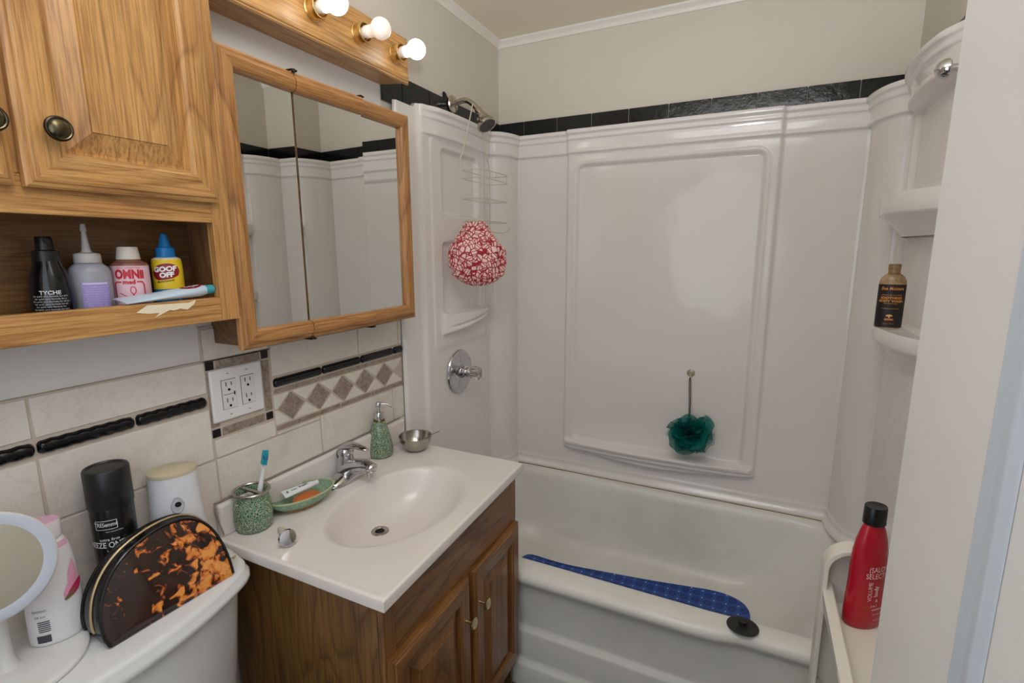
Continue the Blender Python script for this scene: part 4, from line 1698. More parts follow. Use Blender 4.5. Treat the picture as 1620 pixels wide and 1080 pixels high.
hd = m.build('mirror_head', WHITEP, mm, sharp=60)
m = M()
m.lathe([(0.077, 0.0075), (0.0745, 0.0085), (0.0640, 0.0075), (0.0620, 0.0072)], 64, mat=Rm, cap0=False, cap1=False)
m.build('light_ring', plain('frosted_ring', (186, 191, 204), 0.4), hd)
m = M()
m.lathe([(0.0625, 0.0070), (0, 0.0070)], 64, mat=Rm, cap0=False, cap1=False)
m.build('mirror_glass', metal('hazy_dim_reflection_mirror', (184, 176, 156), 0.16), hd)  # darker warm tint carries the reflection of a dim hallway

# white lotion bottle with pink cap
bx, by = 0.072, -1.776
b = thing('lotion_bottle', 'white lotion bottle with a pink flip cap and pink petal print on the toilet tank', 'bottle', (bx, by, TZ + 0.0095), face_rot(bx, by))
prof = [(0.0, 0), (0.034, 0), (0.0365, 0.003), (0.0375, 0.012), (0.0365, 0.06), (0.0340, 0.12), (0.0315, 0.152), (0.027, 0.168), (0.022, 0.176), (0.020, 0.178)]
m = M()
m.lathe(prof, 48, ey=0.72)
m.build('bottle_body', plain('satin_white_bottle', (230, 228, 230), 0.3), b, sharp=60)
m = M()
m.lathe([(0.0230, 0.177), (0.0240, 0.178), (0.0240, 0.203), (0.0230, 0.2045)], 40, ey=0.85, cap1=False)
m.lathe([(0.0230, 0.2045), (0.0215, 0.206), (0, 0.207)], 40, ey=0.85, mi=1, cap0=False)
m.build('flip_cap', [plain('cap_white', (226, 222, 226), 0.35), plain('cap_pink', (222, 178, 202), 0.35)], b, sharp=40)
fn = wrap(prof, 1, 0.72, 0.0005)
fn2 = wrap(prof, 1, 0.72, 0.0010)
fn3 = wrap(prof, 1, 0.72, 0.0014)
m = M()
patch(m, fn, 0.014, 0.033, 0.160, 0.169, 1, 8, 2)


def petal(cx, cz, a, b_, rot, mi, f):
    pts = []
    for k in range(24):
        t = 2 * pi * k / 24
        x = a * cos(t) * (1 - 0.55 * (sin(t) > 0) * sin(t) ** 2 * 0.9)
        z = b_ * sin(t)
        pts.append((x * cos(rot) - z * sin(rot), x * sin(rot) + z * cos(rot)))
    fan(m, f, cx, cz, pts, mi)


petal(0.028, 0.105, 0.009, 0.028, -0.1, 1, fn)
petal(0.025, 0.092, 0.008, 0.022, -0.6, 0, fn2)
petal(0.030, 0.084, 0.007, 0.018, -0.9, 2, fn3)
petal(0.022, 0.077, 0.004, 0.013, -1.0, 3, fn3)
fnb = wrap(prof, 1, 0.72, 0.0006)
patch(m, fnb, -0.028, -0.010, 0.008, 0.021, 4, 8, 2)
for k in range(6):
    patch(m, fnb, -0.024, -0.009, 0.027 + 0.0034 * k, 0.0287 + 0.0034 * k, 4, 8, 1)
m.text('lotion', 0.008, fnb, -0.020, 0.062, mi=5)
m.text('30 ml', 0.006, fnb, -0.020, 0.052, mi=5)
m.build('print', [plain('petal_pink', (232, 160, 190), 0.4), plain('petal_light_pink', (230, 170, 198), 0.4), plain('petal_magenta', (196, 40, 96), 0.4), plain('petal_green', (110, 110, 70), 0.4), plain('print_charcoal', (60, 62, 72), 0.4), plain('print_grey', (120, 122, 130), 0.4)], b)

# black hairspray can
bx, by = 0.060, -1.672
b = thing('hairspray_can', 'tall black hairspray can standing against the tiles behind the tortoiseshell bag', 'spray can', (bx, by, TZ), face_rot(bx, by))
prof = [(0.0, 0.002), (0.0305, 0.0), (0.033, 0.003), (0.033, 0.192), (0.032, 0.196), (0.0315, 0.197)]
m = M()
m.lathe(prof, 48)
m.build('can_body', plain('can_black', (16, 17, 18), 0.2), b, sharp=40)
m = M()
m.lathe([(0.0335, 0.194), (0.0345, 0.196), (0.0345, 0.262), (0.0325, 0.2655), (0.029, 0.2655), (0.0275, 0.2635), (0, 0.2635)], 48)
m.build('cap', plain('cap_black', (22, 22, 23), 0.38), b, sharp=40)
fn = wrap(prof, 1, 1, 0.0005)
m = M()
ribbon(m, fn, [(-0.028, 0.160), (0.004, 0.160), (0.004, 0.176), (-0.028, 0.176), (-0.028, 0.160)], 0.0010, 0)
m.text('TRESemmé', 0.0105, fn, -0.0125, 0.1655, bold=0.015, sx=0.72)
m.text('PRO COLLECTION', 0.0030, fn, -0.001, 0.154)
m.text('extra firm', 0.0075, fn, -0.010, 0.138, bold=0.01)
m.text('FREEZE ONE', 0.015, fn, -0.020, 0.125, bold=0.02, sx=0.75)
m.text('hold spray', 0.0055, fn, -0.004, 0.117)
for k in range(5):
    patch(m, fn, 0.036, 0.044, 0.150 - 0.003 * k, 0.1512 - 0.003 * k, 1, 4, 1)
m.build('print', [plain('can_white', (214, 214, 216), 0.4), plain('can_blue', (70, 90, 130), 0.4)], b)

# air freshener
bx, by = 0.055, -1.560
b = thing('air_freshener', 'white automatic air freshener dispenser with a beige top behind the tortoiseshell bag', 'air freshener', (bx, by, TZ), face_rot(bx, by) + 0.05)
m = M()
L = []
for z, a, b_ in ((0, 0.050, 0.036), (0.004, 0.052, 0.038), (0.06, 0.0505, 0.037), (0.13, 0.0455, 0.035), (0.19, 0.0425, 0.0335), (0.2075, 0.0425, 0.0335)):
    L.append([(a * cos(2 * pi * k / 48), b_ * sin(2 * pi * k / 48), z) for k in range(48)])
m.loops(L, True, True)
m.build('shell', plain('freshener_white', (224, 224, 228), 0.3), b, sharp=50)
m = M()
L = []
for z, s in ((0.206, 1.02), (0.210, 1.03), (0.2135, 1.01), (0.2145, 0.97)):
    L.append([(0.0425 * s * cos(2 * pi * k / 48), 0.0335 * s * sin(2 * pi * k / 48), z) for k in range(48)])
m.loops(L, True, True)
m.tube([(0.011 * cos(a), -0.020 + 0.006 * sin(a), 0.2147) for a in [pi + pi * k / 10 for k in range(11)]], 0.0006, 6)
m.build('top_lid', plain('beige_lid', (200, 187, 158), 0.4), b, sharp=40)
m = M()
ring_pts = []
for k in range(28):
    t = 2 * pi * k / 28
    x = 0.0095 * cos(t) * (1 - 0.35 * max(0, sin(t)))
    z = 0.150 + 0.015 * sin(t)
    ring_pts.append((x, z))


def fsurf(x, z, off):
    a = 0.0455
    return (x, -(0.0353 * sqrt(max(0, 1 - (x / a) ** 2))) - off, z)


m.loops([[fsurf(x * 1.25, 0.150 + (z - 0.150) * 1.2, 0.0002) for x, z in ring_pts], [fsurf(x * 1.1, 0.150 + (z - 0.150) * 1.08, 0.0018) for x, z in ring_pts], [fsurf(x, z, 0.0003) for x, z in ring_pts]], mi=0)
m.add([fsurf(0, 0.150, 0.0004)] + [fsurf(x, z, 0.0004) for x, z in ring_pts], [(0, 1 + k, 1 + (k + 1) % 28) for k in range(28)], 0)
m.lathe([(0, 0), (0.0055, 0), (0.0055, 0.0004), (0, 0.0004)], 20, mi=1, mat=Matrix.Translation(fsurf(0.001, 0.151, 0.0009)) @ Matrix.Rotation(pi / 2, 4, 'X'))
m.build('nozzle', [plain('nozzle_grey', (196, 198, 204), 0.3), DARK], b)

# tortoiseshell bag


def tort():
    n = N('tortoiseshell')
    v = n.co()
    v2 = n.n('ShaderNodeSeparateXYZ')
    n.l(v, v2.inputs[0])
    f = n.noise(v, 52, 3, 0.5, 0.9)
    g = n.noise(v, 14, 2, 0.5)
    # more amber toward +u end of the bag
    bias = n.math('MULTIPLY_ADD', v2.outputs['X'], 0.95, -0.030)
    s = n.math('ADD', n.math('ADD', f, n.math('MULTIPLY', n.math('SUBTRACT', g, 0.5), 0.35)), bias)
    n.col(n.ramp(s, [(0.33, rgb(52, 27, 20)), (0.47, rgb(22, 14, 12)), (0.50, rgb(74, 38, 24)), (0.53, rgb(150, 70, 30)), (0.57, rgb(214, 118, 46)), (0.66, rgb(236, 160, 80))]))
    n.set(rough=0.12, coat=0.6, crough=0.06)
    n.bump(n.noise(v, 9, 2), 0.35, 0.006)
    return n.m


bag = thing('cosmetic_bag', 'glossy tortoiseshell half-moon cosmetic bag with black piping on the toilet tank lid', 'cosmetic bag', (0.140, -1.643, TZ), radians(90))
# local frame: x runs along the bag (to world +y), -y faces the room (world +x)
bag.rotation_euler = (0, 0, radians(90 - 1.0))
OUT = [(-0.108, 0.003), (-0.112, 0.020), (-0.110, 0.045), (-0.100, 0.075), (-0.080, 0.103), (-0.052, 0.124), (-0.015, 0.137), (0.022, 0.141), (0.055, 0.136), (0.080, 0.120), (0.096, 0.095), (0.105, 0.062), (0.108, 0.030), (0.107, 0.003)]
OUT = [(p.x, p.y) for p in spline([(a, b_, 0) for a, b_ in OUT], 4)]
nb = len(OUT)


def bagY(z, s):     # thickness: s=-1 front (room side), +1 back
    lean = 0.030 * (z / 0.14)
    half = 0.036 - 0.020 * (z / 0.14)
    return lean + s * half


m = M()
CX_, CZ_ = 0.0, 0.045
L = []
for s in (1.0, 0.97, 0.90, 0.75, 0.5, 0.25, 0.02):
    Lr = []
    for k, (x, z) in enumerate(OUT):
        xx = CX_ + (x - CX_) * s
        zz = CZ_ + (z - CZ_) * s
        puff = 0.012 * (1 - s ** 2) + 0.0035 * (1 - s ** 8) * 0
        wr = 0.002 * sin(xx * 60 + zz * 40) * (1 - s)
        Lr.append((xx, bagY(zz, -1) - puff - wr, zz))
    L.append(Lr)
m.loops(L, False, True, closed=True)
# pinched bottom corners
m.build('front_panel', tort(), bag, sharp=80)
m = M()
L = []
for s in (1.0, 0.9, 0.6, 0.02):
    L.append([(CX_ + (x - CX_) * s, bagY(CZ_ + (z - CZ_) * s, 1) + 0.006 * (1 - s ** 2), CZ_ + (z - CZ_) * s) for x, z in OUT][::-1])
m.loops(L, False, True)
m.build('back_panel', bpy.data.materials['tortoiseshell'], bag, sharp=80)
PIP = plain('black_patent_piping', (14, 12, 12), 0.12)
m = M()
L = []
for q in (-1, -0.7, -0.35, 0, 0.35, 0.7, 1):
    L.append([(x * (1 - 0.01 * (1 - q * q) * -1), bagY(z, q * 0.98), z + 0.0035 * (1 - q * q) * (z > 0.01)) for x, z in OUT])
m.loops(L, False, False, closed=False)
m.build('gusset', PIP, bag, sharp=60)
m = M()
L = [[(x, bagY(z, q), 0.0012) for q in (-1, 1)] for x, z in ((OUT[0][0], 0), (OUT[-1][0], 0))]
m.box(-0.108, 0.107, bagY(0, -1), bagY(0, 1), 0.0005, 0.004)
m.build('bottom', bpy.data.materials['tortoiseshell'], bag)
m = M()
for s in (-1, 1):
    m.tube([(x, bagY(z, s), z) for x, z in OUT], 0.0030, 8)
m.build('piping', PIP, bag)
m = M()
m.tube([(x * 1.015, bagY(z, -0.10), z + 0.0042) for x, z in OUT[3:-4]], 0.0026, 8)
m.build('zipper', metal('gold_zip', (212, 190, 150), 0.3), bag)
m = M()
m.tube(spline([(0.105, bagY(0.03, 0), 0.030), (0.113, 0.010, 0.022), (0.122, 0.004, 0.016), (0.132, 0.0, 0.013)], 6), 0.0009, 6)
m.tube(spline([(0.105, bagY(0.03, 0), 0.026), (0.114, 0.006, 0.016), (0.124, 0.001, 0.013), (0.132, 0.0, 0.011)], 6), 0.0009, 6)
m.sphere((0.134, 0, 0.012), 0.0030, n=10, m=8)
m.tube([(0.134, 0, 0.012), (0.139, 0.003, 0.012)], 0.0018, 6)
m.build('pull_cord', plain('tan_cord', (190, 156, 120), 0.7), bag)

# ================================================================== SHOWER
sh = thing('shower_fixture', 'brushed nickel shower arm and round shower head high on the left alcove wall', 'shower head', (0.009, -0.400, 1.944))
AY = -0.400
m = M()
m.lathe([(0, 0), (0.030, 0), (0.0315, 0.003), (0.0285, 0.008), (0.018, 0.012), (0.014, 0.014), (0, 0.014)], 36, mat=Matrix.Translation((0.0095, AY, 1.944)) @ Matrix.Rotation(pi / 2, 4, 'Y'))
m.build('flange', NICKEL, sh, world=True)
m = M()
arm = spline([(0.012, AY, 1.944), (0.040, AY, 1.950), (0.070, AY, 1.951), (0.098, AY, 1.935), (0.122, AY, 1.910)], 6)
m.tube(arm, 0.0098, 16)
m.build('arm', NICKEL, sh, world=True)
hc = Vector((0.122, AY, 1.910))
hd_ = Vector((0.56, -0.10, -0.82)).normalized()
Rh = Matrix.Translation(hc) @ hd_.to_track_quat('Z', 'Y').to_matrix().to_4x4()
m = M()
m.lathe([(0, -0.006), (0.0125, -0.006), (0.0135, 0.0), (0.0135, 0.012), (0.011, 0.014), (0.016, 0.018), (0.0165, 0.026), (0.0215, 0.030), (0.0225, 0.042), (0.0275, 0.047), (0.0330, 0.060), (0.0365, 0.062), (0.0375, 0.067), (0.0365, 0.072), (0.033, 0.074), (0.0315, 0.0725)], 40, mat=Rh, cap1=False)
m.sphere(tuple(Rh @ Vector((0.030, 0.0235, 0.066))), 0.0045, n=12, m=8)
m.tube([tuple(Rh @ Vector((0.022, 0.018, 0.066))), tuple(Rh @ Vector((0.034, 0.026, 0.066)))], 0.0028, 8)
m.build('head', NICKEL, sh, world=True, sharp=40)
m = M()
m.lathe([(0.032, 0.0725), (0.028, 0.0715), (0, 0.0715)], 40, mat=Rh, cap0=False, cap1=False)
for rr, kk in ((0.006, 6), (0.013, 12), (0.020, 18), (0.026, 22)):
    for k in range(kk):
        a = 2 * pi * k / kk
        m.lathe([(0.0015, 0.0712), (0.0011, 0.0735), (0, 0.0738)], 6, mi=1, mat=Rh @ Matrix.Translation((rr * cos(a), rr * sin(a), 0)))
m.build('spray_face', [plain('spray_face_grey', (88, 84, 80), 0.4), plain('nozzle_dark', (40, 38, 38), 0.5)], sh, world=True)

wr = thing('shower_caddy', 'thin white wire shower caddy hanging from the shower arm', 'shower caddy', (0.12, -0.42, 1.50))
Wp = 0.0016
m = M()
cxl, cyl, cyr = 0.118, -0.527, -0.312
apex = (0.106, AY, 1.9375)
m.tube(spline([(cxl, cyl, 1.52), (cxl, cyl, 1.62), (cxl, cyl, 1.715), (0.117, cyl + 0.022, 1.755), (0.110, -0.438, 1.885), (0.104, AY - 0.013, 1.925), (0.104, AY, 1.9405), (0.108, AY + 0.013, 1.926), (0.112, -0.365, 1.86), (0.117, cyr - 0.015, 1.755), (cxl, cyr, 1.715), (cxl, cyr, 1.62), (cxl, cyr, 1.47)], 6), 0.0021, 8)
m.build('hanger_frame', WIREM, wr, world=True)


def basket(z, dep, dz=0.0, mid=True, front=True):
    m = M()
    r_ = 0.02
    pts = rrect(cxl, cxl + dep, cyl, cyr, r_, z)
    m.tube(pts, Wp, 6, closed=True)
    if dz:
        m.tube(rrect(cxl, cxl + dep, cyl, cyr, r_, z + dz), Wp, 6, closed=True)
        for y in (cyl + 0.02, (cyl + cyr) / 2, cyr - 0.02):
            m.tube([(cxl + dep, y, z), (cxl + dep, y, z + dz)], Wp * 0.8, 6)
    if mid:
        for k in range(1, 6):
            y = cyl + (cyr - cyl) * k / 6
            m.tube([(cxl, y, z), (cxl + dep, y, z)], Wp * 0.55, 5)
    return m.build('wire_basket', WIREM, wr, world=True)


basket(1.655, 0.085, 0.028, mid=False)
basket(1.585, 0.085, 0.0, mid=True)
basket(1.508, 0.085, 0.0, mid=True)
m = M()
m.tube([(cxl, cyl, 1.53), (cxl, cyl, 1.478), (cxl + 0.03, cyl + 0.012, 1.462)], Wp, 6)
m.build('wire_hook', WIREM, wr, world=True)
m = M()
m.tube(spline([(cxl, cyr, 1.478), (cxl + 0.05, cyr, 1.470), (cxl + 0.085, cyr - 0.003, 1.478), (cxl + 0.085, cyr, 1.492)], 4), Wp, 6)
m.build('wire_hook', WIREM, wr, world=True)
m = M()
m.tube([(cxl + 0.045, -0.42, 1.508), (cxl + 0.045, -0.42, 1.488), (cxl + 0.050, -0.42, 1.484)], Wp, 6)
m.build('wire_hook', WIREM, wr, world=True)

# shower cap


def capmat():
    n = N('red_maze_fabric')
    v = n.co((1, 1, 1), (0.5, 0.6, 0.8))
    cell = n.voro(v, 52, 'F1', 0.8)
    edge = n.voro(v, 52, 'DISTANCE_TO_EDGE', 0.8)
    dirv = n.n('ShaderNodeVectorMath', operation='SUBTRACT')
    n.l(cell.outputs['Color'], dirv.inputs[0])
    dirv.inputs[1].default_value = (0.5, 0.5, 0.5)
    nrm_ = n.n('ShaderNodeVectorMath', operation='NORMALIZE')
    n.l(dirv.outputs[0], nrm_.inputs[0])
    dot = n.n('ShaderNodeVectorMath', operation='DOT_PRODUCT')
    n.l(nrm_.outputs[0], dot.inputs[0])
    n.l(v, dot.inputs[1])
    st = n.math('FRACT', n.math('MULTIPLY', dot.outputs['Value'], 105.0))
    s1 = n.math('GREATER_THAN', n.math('ABSOLUTE', n.math('SUBTRACT', st, 0.5)), 0.37)
    s2 = n.math('LESS_THAN', edge.outputs['Distance'], 0.075)
    n.col(n.mix(n.math('MAXIMUM', s1, s2), rgb(250, 214, 206), rgb(172, 18, 42)))
    n.set(rough=0.55)
    return n.m


sc_ = None
m = M()
C0 = Vector((0.148, -0.468, 1.372))
fw_ = Vector((0.62, -0.78, 0.0)).normalized()
rt_ = Vector((0.78, 0.62, 0.0))
NU, NV = 96, 60
L = []
for j in range(NV + 1):
    ph = pi * j / NV            # from top to bottom
    Lr = []
    for i in range(NU):
        a = 2 * pi * i / NU
        zz = cos(ph)
        rr = sin(ph)
        # main puff plus a narrower neck lobe at the top
        up = sst(0.25, 0.95, zz)
        hw = 0.106 * (1 - 0.0 * up) * rr ** 0.8
        lobe = 0.064 * max(0.0, rr) ** 0.6
        X = cos(a) * (hw * (1 - up) + lobe * up)
        Y = sin(a) * (0.050 * rr * (1 - up) + 0.032 * rr ** 0.6 * up)
        Z = zz * 0.100 if zz < 0.25 else 0.025 + (zz - 0.25) / 0.75 * 0.112
        Z = Z + 0.002
        nn = noise.noise(Vector((cos(a) * 2.2, sin(a) * 2.2, zz * 3.0)))
        n2 = noise.noise(Vector((cos(a) * 6, sin(a) * 6 + 5, zz * 6)))
        k = 1 + 0.10 * nn + 0.05 * n2 + 0.035 * sin(a * 11 + zz * 4) * (0.3 + up)
        # scalloped rim bulge around the lower edge
        k += 0.06 * exp(-((zz + 0.62) / 0.10) ** 2)
        p = C0 + rt_ * (X * k - 0.006 * up) - fw_ * 0 + fw_ * (-Y * k) + Vector((0, 0, Z * (1 + 0.04 * nn)))
        Lr.append(tuple(p))
    L.append(Lr)
m.loops(L, True, True)
sc_ = thing('shower_cap', 'puffy shower cap in white fabric with a red maze pattern hanging below the wire caddy', 'shower cap', tuple(C0))
m.build('cap_fabric', capmat(), sc_, world=True, sharp=80)
m = M()
m.tube([(cxl + 0.050, -0.42, 1.484), (0.155, -0.440, 1.495), (0.150, -0.455, 1.500)], 0.0016, 6)
m.build('hanging_loop', WIREM, sc_, world=True)

# tub valve
va = thing('shower_valve', 'round chrome shower valve plate with a faceted clear knob on the left alcove wall', 'shower valve', (0.044, -0.437, 0.925))
m = M()
R = Matrix.Translation((0.0385, -0.437, 0.925)) @ Matrix.Rotation(pi / 2, 4, 'Y')
m.lathe([(0, 0), (0.086, 0), (0.0885, 0.002), (0.086, 0.006), (0.078, 0.0095), (0.074, 0.0085), (0.066, 0.0105), (0.040, 0.013), (0.030, 0.014), (0.029, 0.017), (0, 0.017)], 64, mat=R)
m.build('escutcheon', CHROME, va, world=True, sharp=30)
m = M()
m.lathe([(0.026, 0.016), (0.025, 0.030), (0.020, 0.034), (0.020, 0.046), (0.016, 0.05), (0.012, 0.058), (0, 0.058)], 32, cap0=False, mat=R)
m.build('sleeve', CHROME, va, world=True, sharp=30)
m = M()
prof = [(0.012, 0.052), (0.020, 0.056), (0.027, 0.064), (0.0285, 0.076), (0.027, 0.088), (0.020, 0.093), (0.010, 0.094), (0, 0.092)]
L = []
for r_, z_ in prof:
    L.append([(max(r_, 1e-4) * (1 + 0.06 * cos(8 * (2 * pi * k / 32))) * cos(2 * pi * k / 32), max(r_, 1e-4) * (1 + 0.06 * cos(8 * (2 * pi * k / 32))) * sin(2 * pi * k / 32), z_) for k in range(32)])
L = [[tuple(R @ Vector(p)) for p in l] for l in L]
m.loops(L, True, True)
m.build('clear_knob', plain('clear_acrylic', (240, 238, 232), 0.04, trans=0.92, ior=1.49), va, world=True, smooth=False)
m = M()
m.lathe([(0, 0.05), (0.007, 0.05), (0.007, 0.088), (0, 0.088)], 16, mat=R)
m.build('knob_core', NICKEL, va, world=True)

# ================================================================== LOOFAH
hk = thing('suction_hook', 'small clear suction cup hook on the back panel above the teal bath puff', 'suction hook', (0.879, -0.036, 0.915))
m = M()
R = Matrix.Translation((0.879, -0.0325, 0.915)) @ Matrix.Rotation(pi / 2, 4, 'X')
m.lathe([(0, 0), (0.0165, 0), (0.0165, 0.0012), (0.010, 0.004), (0.005, 0.007), (0.005, 0.010), (0, 0.0105)], 28, mat=R)
m.build('suction_cup', plain('yellowed_clear_vinyl', (206, 204, 172), 0.15, trans=0.6), hk, world=True)
m = M()
m.tube(spline([(0.879, -0.043, 0.915), (0.879, -0.050, 0.908), (0.879, -0.052, 0.900), (0.879, -0.056, 0.904)], 5), 0.0015, 8)
m.build('hook', plain('clear_hook', (216, 210, 186), 0.2), hk, world=True)


def meshmat():
    n = N('teal_netting')
    v = n.co()
    f = n.noise(v, 60, 3, 0.6)
    n.col(n.ramp(f, [(0.3, rgb(6, 92, 88)), (0.7, rgb(20, 132, 122))]))
    n.set(rough=0.45, alpha=0.80)
    return n.m


def meshmat2():
    n = N('teal_netting_thin')
    n.set(col=rgb(30, 128, 120), rough=0.4, alpha=0.35)
    return n.m


lf = thing('bath_puff', 'ruffled teal mesh bath puff hanging on a black cord from the suction hook', 'bath puff', (0.892, -0.085, 0.675))
rng = random.Random(11)
m = M()
LC = Vector((0.892, -0.082, 0.678))
for k in range(46):
    th = rng.uniform(0, 2 * pi)
    cz = rng.uniform(-1, 1)
    dirv = Vector((cos(th) * sqrt(1 - cz * cz), sin(th) * sqrt(1 - cz * cz) - 0.25, cz)).normalized()
    if k % 4 == 1:
        dirv = Vector((rng.uniform(-0.5, 0.5), -1.0, rng.uniform(-0.5, 0.5))).normalized()
    tang = dirv.cross(Vector((rng.uniform(-1, 1), rng.uniform(-1, 1), rng.uniform(-1, 1)))).normalized()
    bit = dirv.cross(tang)
    R0 = rng.uniform(0.034, 0.066)
    cen = LC + Vector((dirv.x * 0.034, dirv.y * 0.010, dirv.z * 0.026 - 0.003 - 0.010 * (k % 7 == 0)))
    w0, ph0, fq = rng.uniform(0.5, 1.0), rng.uniform(0, 6), rng.choice((3, 4, 5, 6))
    stretch = 1.30 if dirv.x > 0.5 and dirv.z > -0.2 else 1.0
    nA, nR = 40, 5
    mi = 1 if (k % 7 == 0 or (dirv.x > 0.6 and k % 2)) else 0

    def pf(s, t, cen=cen, tang=tang, bit=bit, dirv=dirv, R0=R0, w0=w0, ph0=ph0, fq=fq, stretch=stretch):
        a = -1.9 + 3.8 * s
        r = R0 * (0.12 + 0.88 * t) * stretch
        wv = sin(a * fq + ph0) * 0.0125 * t * w0
        p = cen + (dirv * cos(a) + tang * sin(a)) * r + bit * wv + dirv * (0.003 * sin(a * 3 + ph0))
        p.y = min(p.y, -0.036)
        return tuple(p)
    m.grid(pf, nA, nR, mi)
o = m.build('netting', [meshmat(), meshmat2()], lf, world=True, sharp=120)
m = M()
P1 = spline([(0.886, -0.075, 0.722), (0.8815, -0.058, 0.80), (0.8765, -0.053, 0.88), (0.8785, -0.0535, 0.903)], 6)
P2 = spline([(0.888, -0.075, 0.722), (0.887, -0.058, 0.80), (0.8825, -0.053, 0.88), (0.8795, -0.0535, 0.903)], 6)
m.tube(P1, 0.0017, 6)
m.tube(P2, 0.0017, 6)
m.build('cord', BLACKR, lf, world=True)

# ================================================================== BATH MAT (blue) in the tub


def matmat():
    n = N('blue_rubber_mat')
    tc = n.n('ShaderNodeTexCoord')
    sep = n.n('ShaderNodeSeparateXYZ')
    n.l(tc.outputs['Object'], sep.inputs[0])
    s = 1 / 0.042

    def cell(o):
        return n.math('SUBTRACT', n.math('FRACT', n.math('MULTIPLY', o, s)), 0.5)

    def dist(offx, offy):
        x = cell(n.math('ADD', sep.outputs['X'], offx))
        y = cell(n.math('ADD', sep.outputs['Y'], offy))
        return n.math('SQRT', n.math('ADD', n.math('MULTIPLY', x, x), n.math('MULTIPLY', y, y)))
    d = dist(0, 0)
    hole = dist(0.021, 0.021)
    c = n.ramp(d, [(0.20, rgb(22, 60, 138)), (0.23, rgb(14, 40, 100)), (0.32, rgb(16, 46, 112)), (0.36, rgb(30, 76, 158))])
    hc_ = n.ramp(hole, [(0.055, (1, 1, 1, 1)), (0.075, (0, 0, 0, 1))])
    n.col(n.mix(hc_, c, rgb(186, 196, 206)))
    n.set(rough=0.35)
    return n.m


bm = thing('bath_mat', 'blue rubber suction bath mat lying on the floor of the bathtub', 'bath mat', (0.74, -0.40, 0.093))
m = M()
outl = spline([(0.268, -0.34, 0), (0.285, -0.303, 0), (0.34, -0.292, 0), (0.46, -0.290, 0), (0.62, -0.272, 0), (0.80, -0.250, 0), (0.95, -0.226, 0), (1.03, -0.216, 0), (1.10, -0.232, 0), (1.145, -0.268, 0), (1.158, -0.33, 0), (1.14, -0.45, 0), (1.05, -0.54, 0), (0.8, -0.56, 0), (0.45, -0.545, 0), (0.32, -0.52, 0), (0.268, -0.42, 0), (0.268, -0.34, 0)], 6)[:-1]
nn_ = len(outl)
cx_, cy_ = 0.71, -0.40


def matz(x, y):
    # follows the tub bottom, curling up slightly at the ends
    e = max(0, x - 1.02) * 0.10 + max(0, 0.36 - x) * 0.10 + max(0, y + 0.30) * 0.12
    return 0.0955 + e


L = []
for s, dz in ((0.985, -0.003), (1.0, -0.001), (1.0, 0.002), (0.985, 0.0035), (0.97, 0.0028)):
    L.append([(cx_ + (p.x - cx_) * s, cy_ + (p.y - cy_) * s, matz(p.x, p.y) + dz) for p in outl])
for s in (0.93, 0.85, 0.7, 0.5, 0.3, 0.1, 0.01):
    L.append([(cx_ + (p.x - cx_) * s, cy_ + (p.y - cy_) * s, matz(cx_ + (p.x - cx_) * s, cy_ + (p.y - cy_) * s) + 0.0026) for p in outl])
m.loops(L, True, True)
m.build('mat_sheet', matmat(), bm, world=True, sharp=60)

# black drain cover on the rim
st_ = thing('drain_stopper', 'round black rubber drain stopper resting on the front rim of the bathtub', 'drain stopper', (1.124, -0.770, 0.4015))
m = M()
m.lathe([(0, 0), (0.038, 0), (0.0405, 0.0015), (0.040, 0.003), (0.030, 0.0055), (0.027, 0.0045), (0.020, 0.0055), (0, 0.006)], 48)
m.build('disc', BLACKR, st_, sharp=50)
m = M()
m.lathe([(0.010, 0.0045), (0.0085, 0.008), (0.009, 0.011), (0.0135, 0.014), (0.0140, 0.017), (0.012, 0.0185), (0, 0.019)], 28, cap0=False, mat=Matrix.Translation((0, 0.004, 0)))
m.build('grip', BLACKR, st_)
st_.rotation_euler = (radians(-3), radians(0), 0)

# ================================================================== SLIM WHITE CART
ca = thing('storage_cart', 'slim white plastic rolling storage cart standing between the door edge and the bathtub', 'storage cart', (1.325, -1.26, 0))
cx0, cx1, cyb, cyf = 1.249, 1.420, -1.010, -1.500


def end_panel(y0, y1):
    m = M()
    # arched plate with a thick rim
    o_, i_ = [], []
    zt2 = 0.835
    for (x, z) in rrect(cx0, cx1, 0.04, zt2, (0.052, 0.052, 0.008, 0.008), None, 10):
        o_.append((x, z))
    for (x, z) in rrect(cx0 + 0.009, cx1 - 0.009, 0.05, zt2 - 0.009, (0.045, 0.045, 0.004, 0.004), None, 10):
        i_.append((x, z))
    m.loops([[(x, y1, z) for x, z in i_], [(x, y0, z) for x, z in i_], [(x, y0, z) for x, z in o_], [(x, y1, z) for x, z in o_]], ring=True)
    ym = y1 if y1 > y0 else y1
    m.loops([[(x, y1 - 0.002, z) for x, z in i_], [(x, y1 - 0.005, z) for x, z in i_]], True, True)
    return m.build('end_frame', CARTP, ca, world=True, bevel=0.0015, sharp=40)


end_panel(cyb - 0.040, cyb)
end_panel(cyf + 0.0, cyf + 0.040)


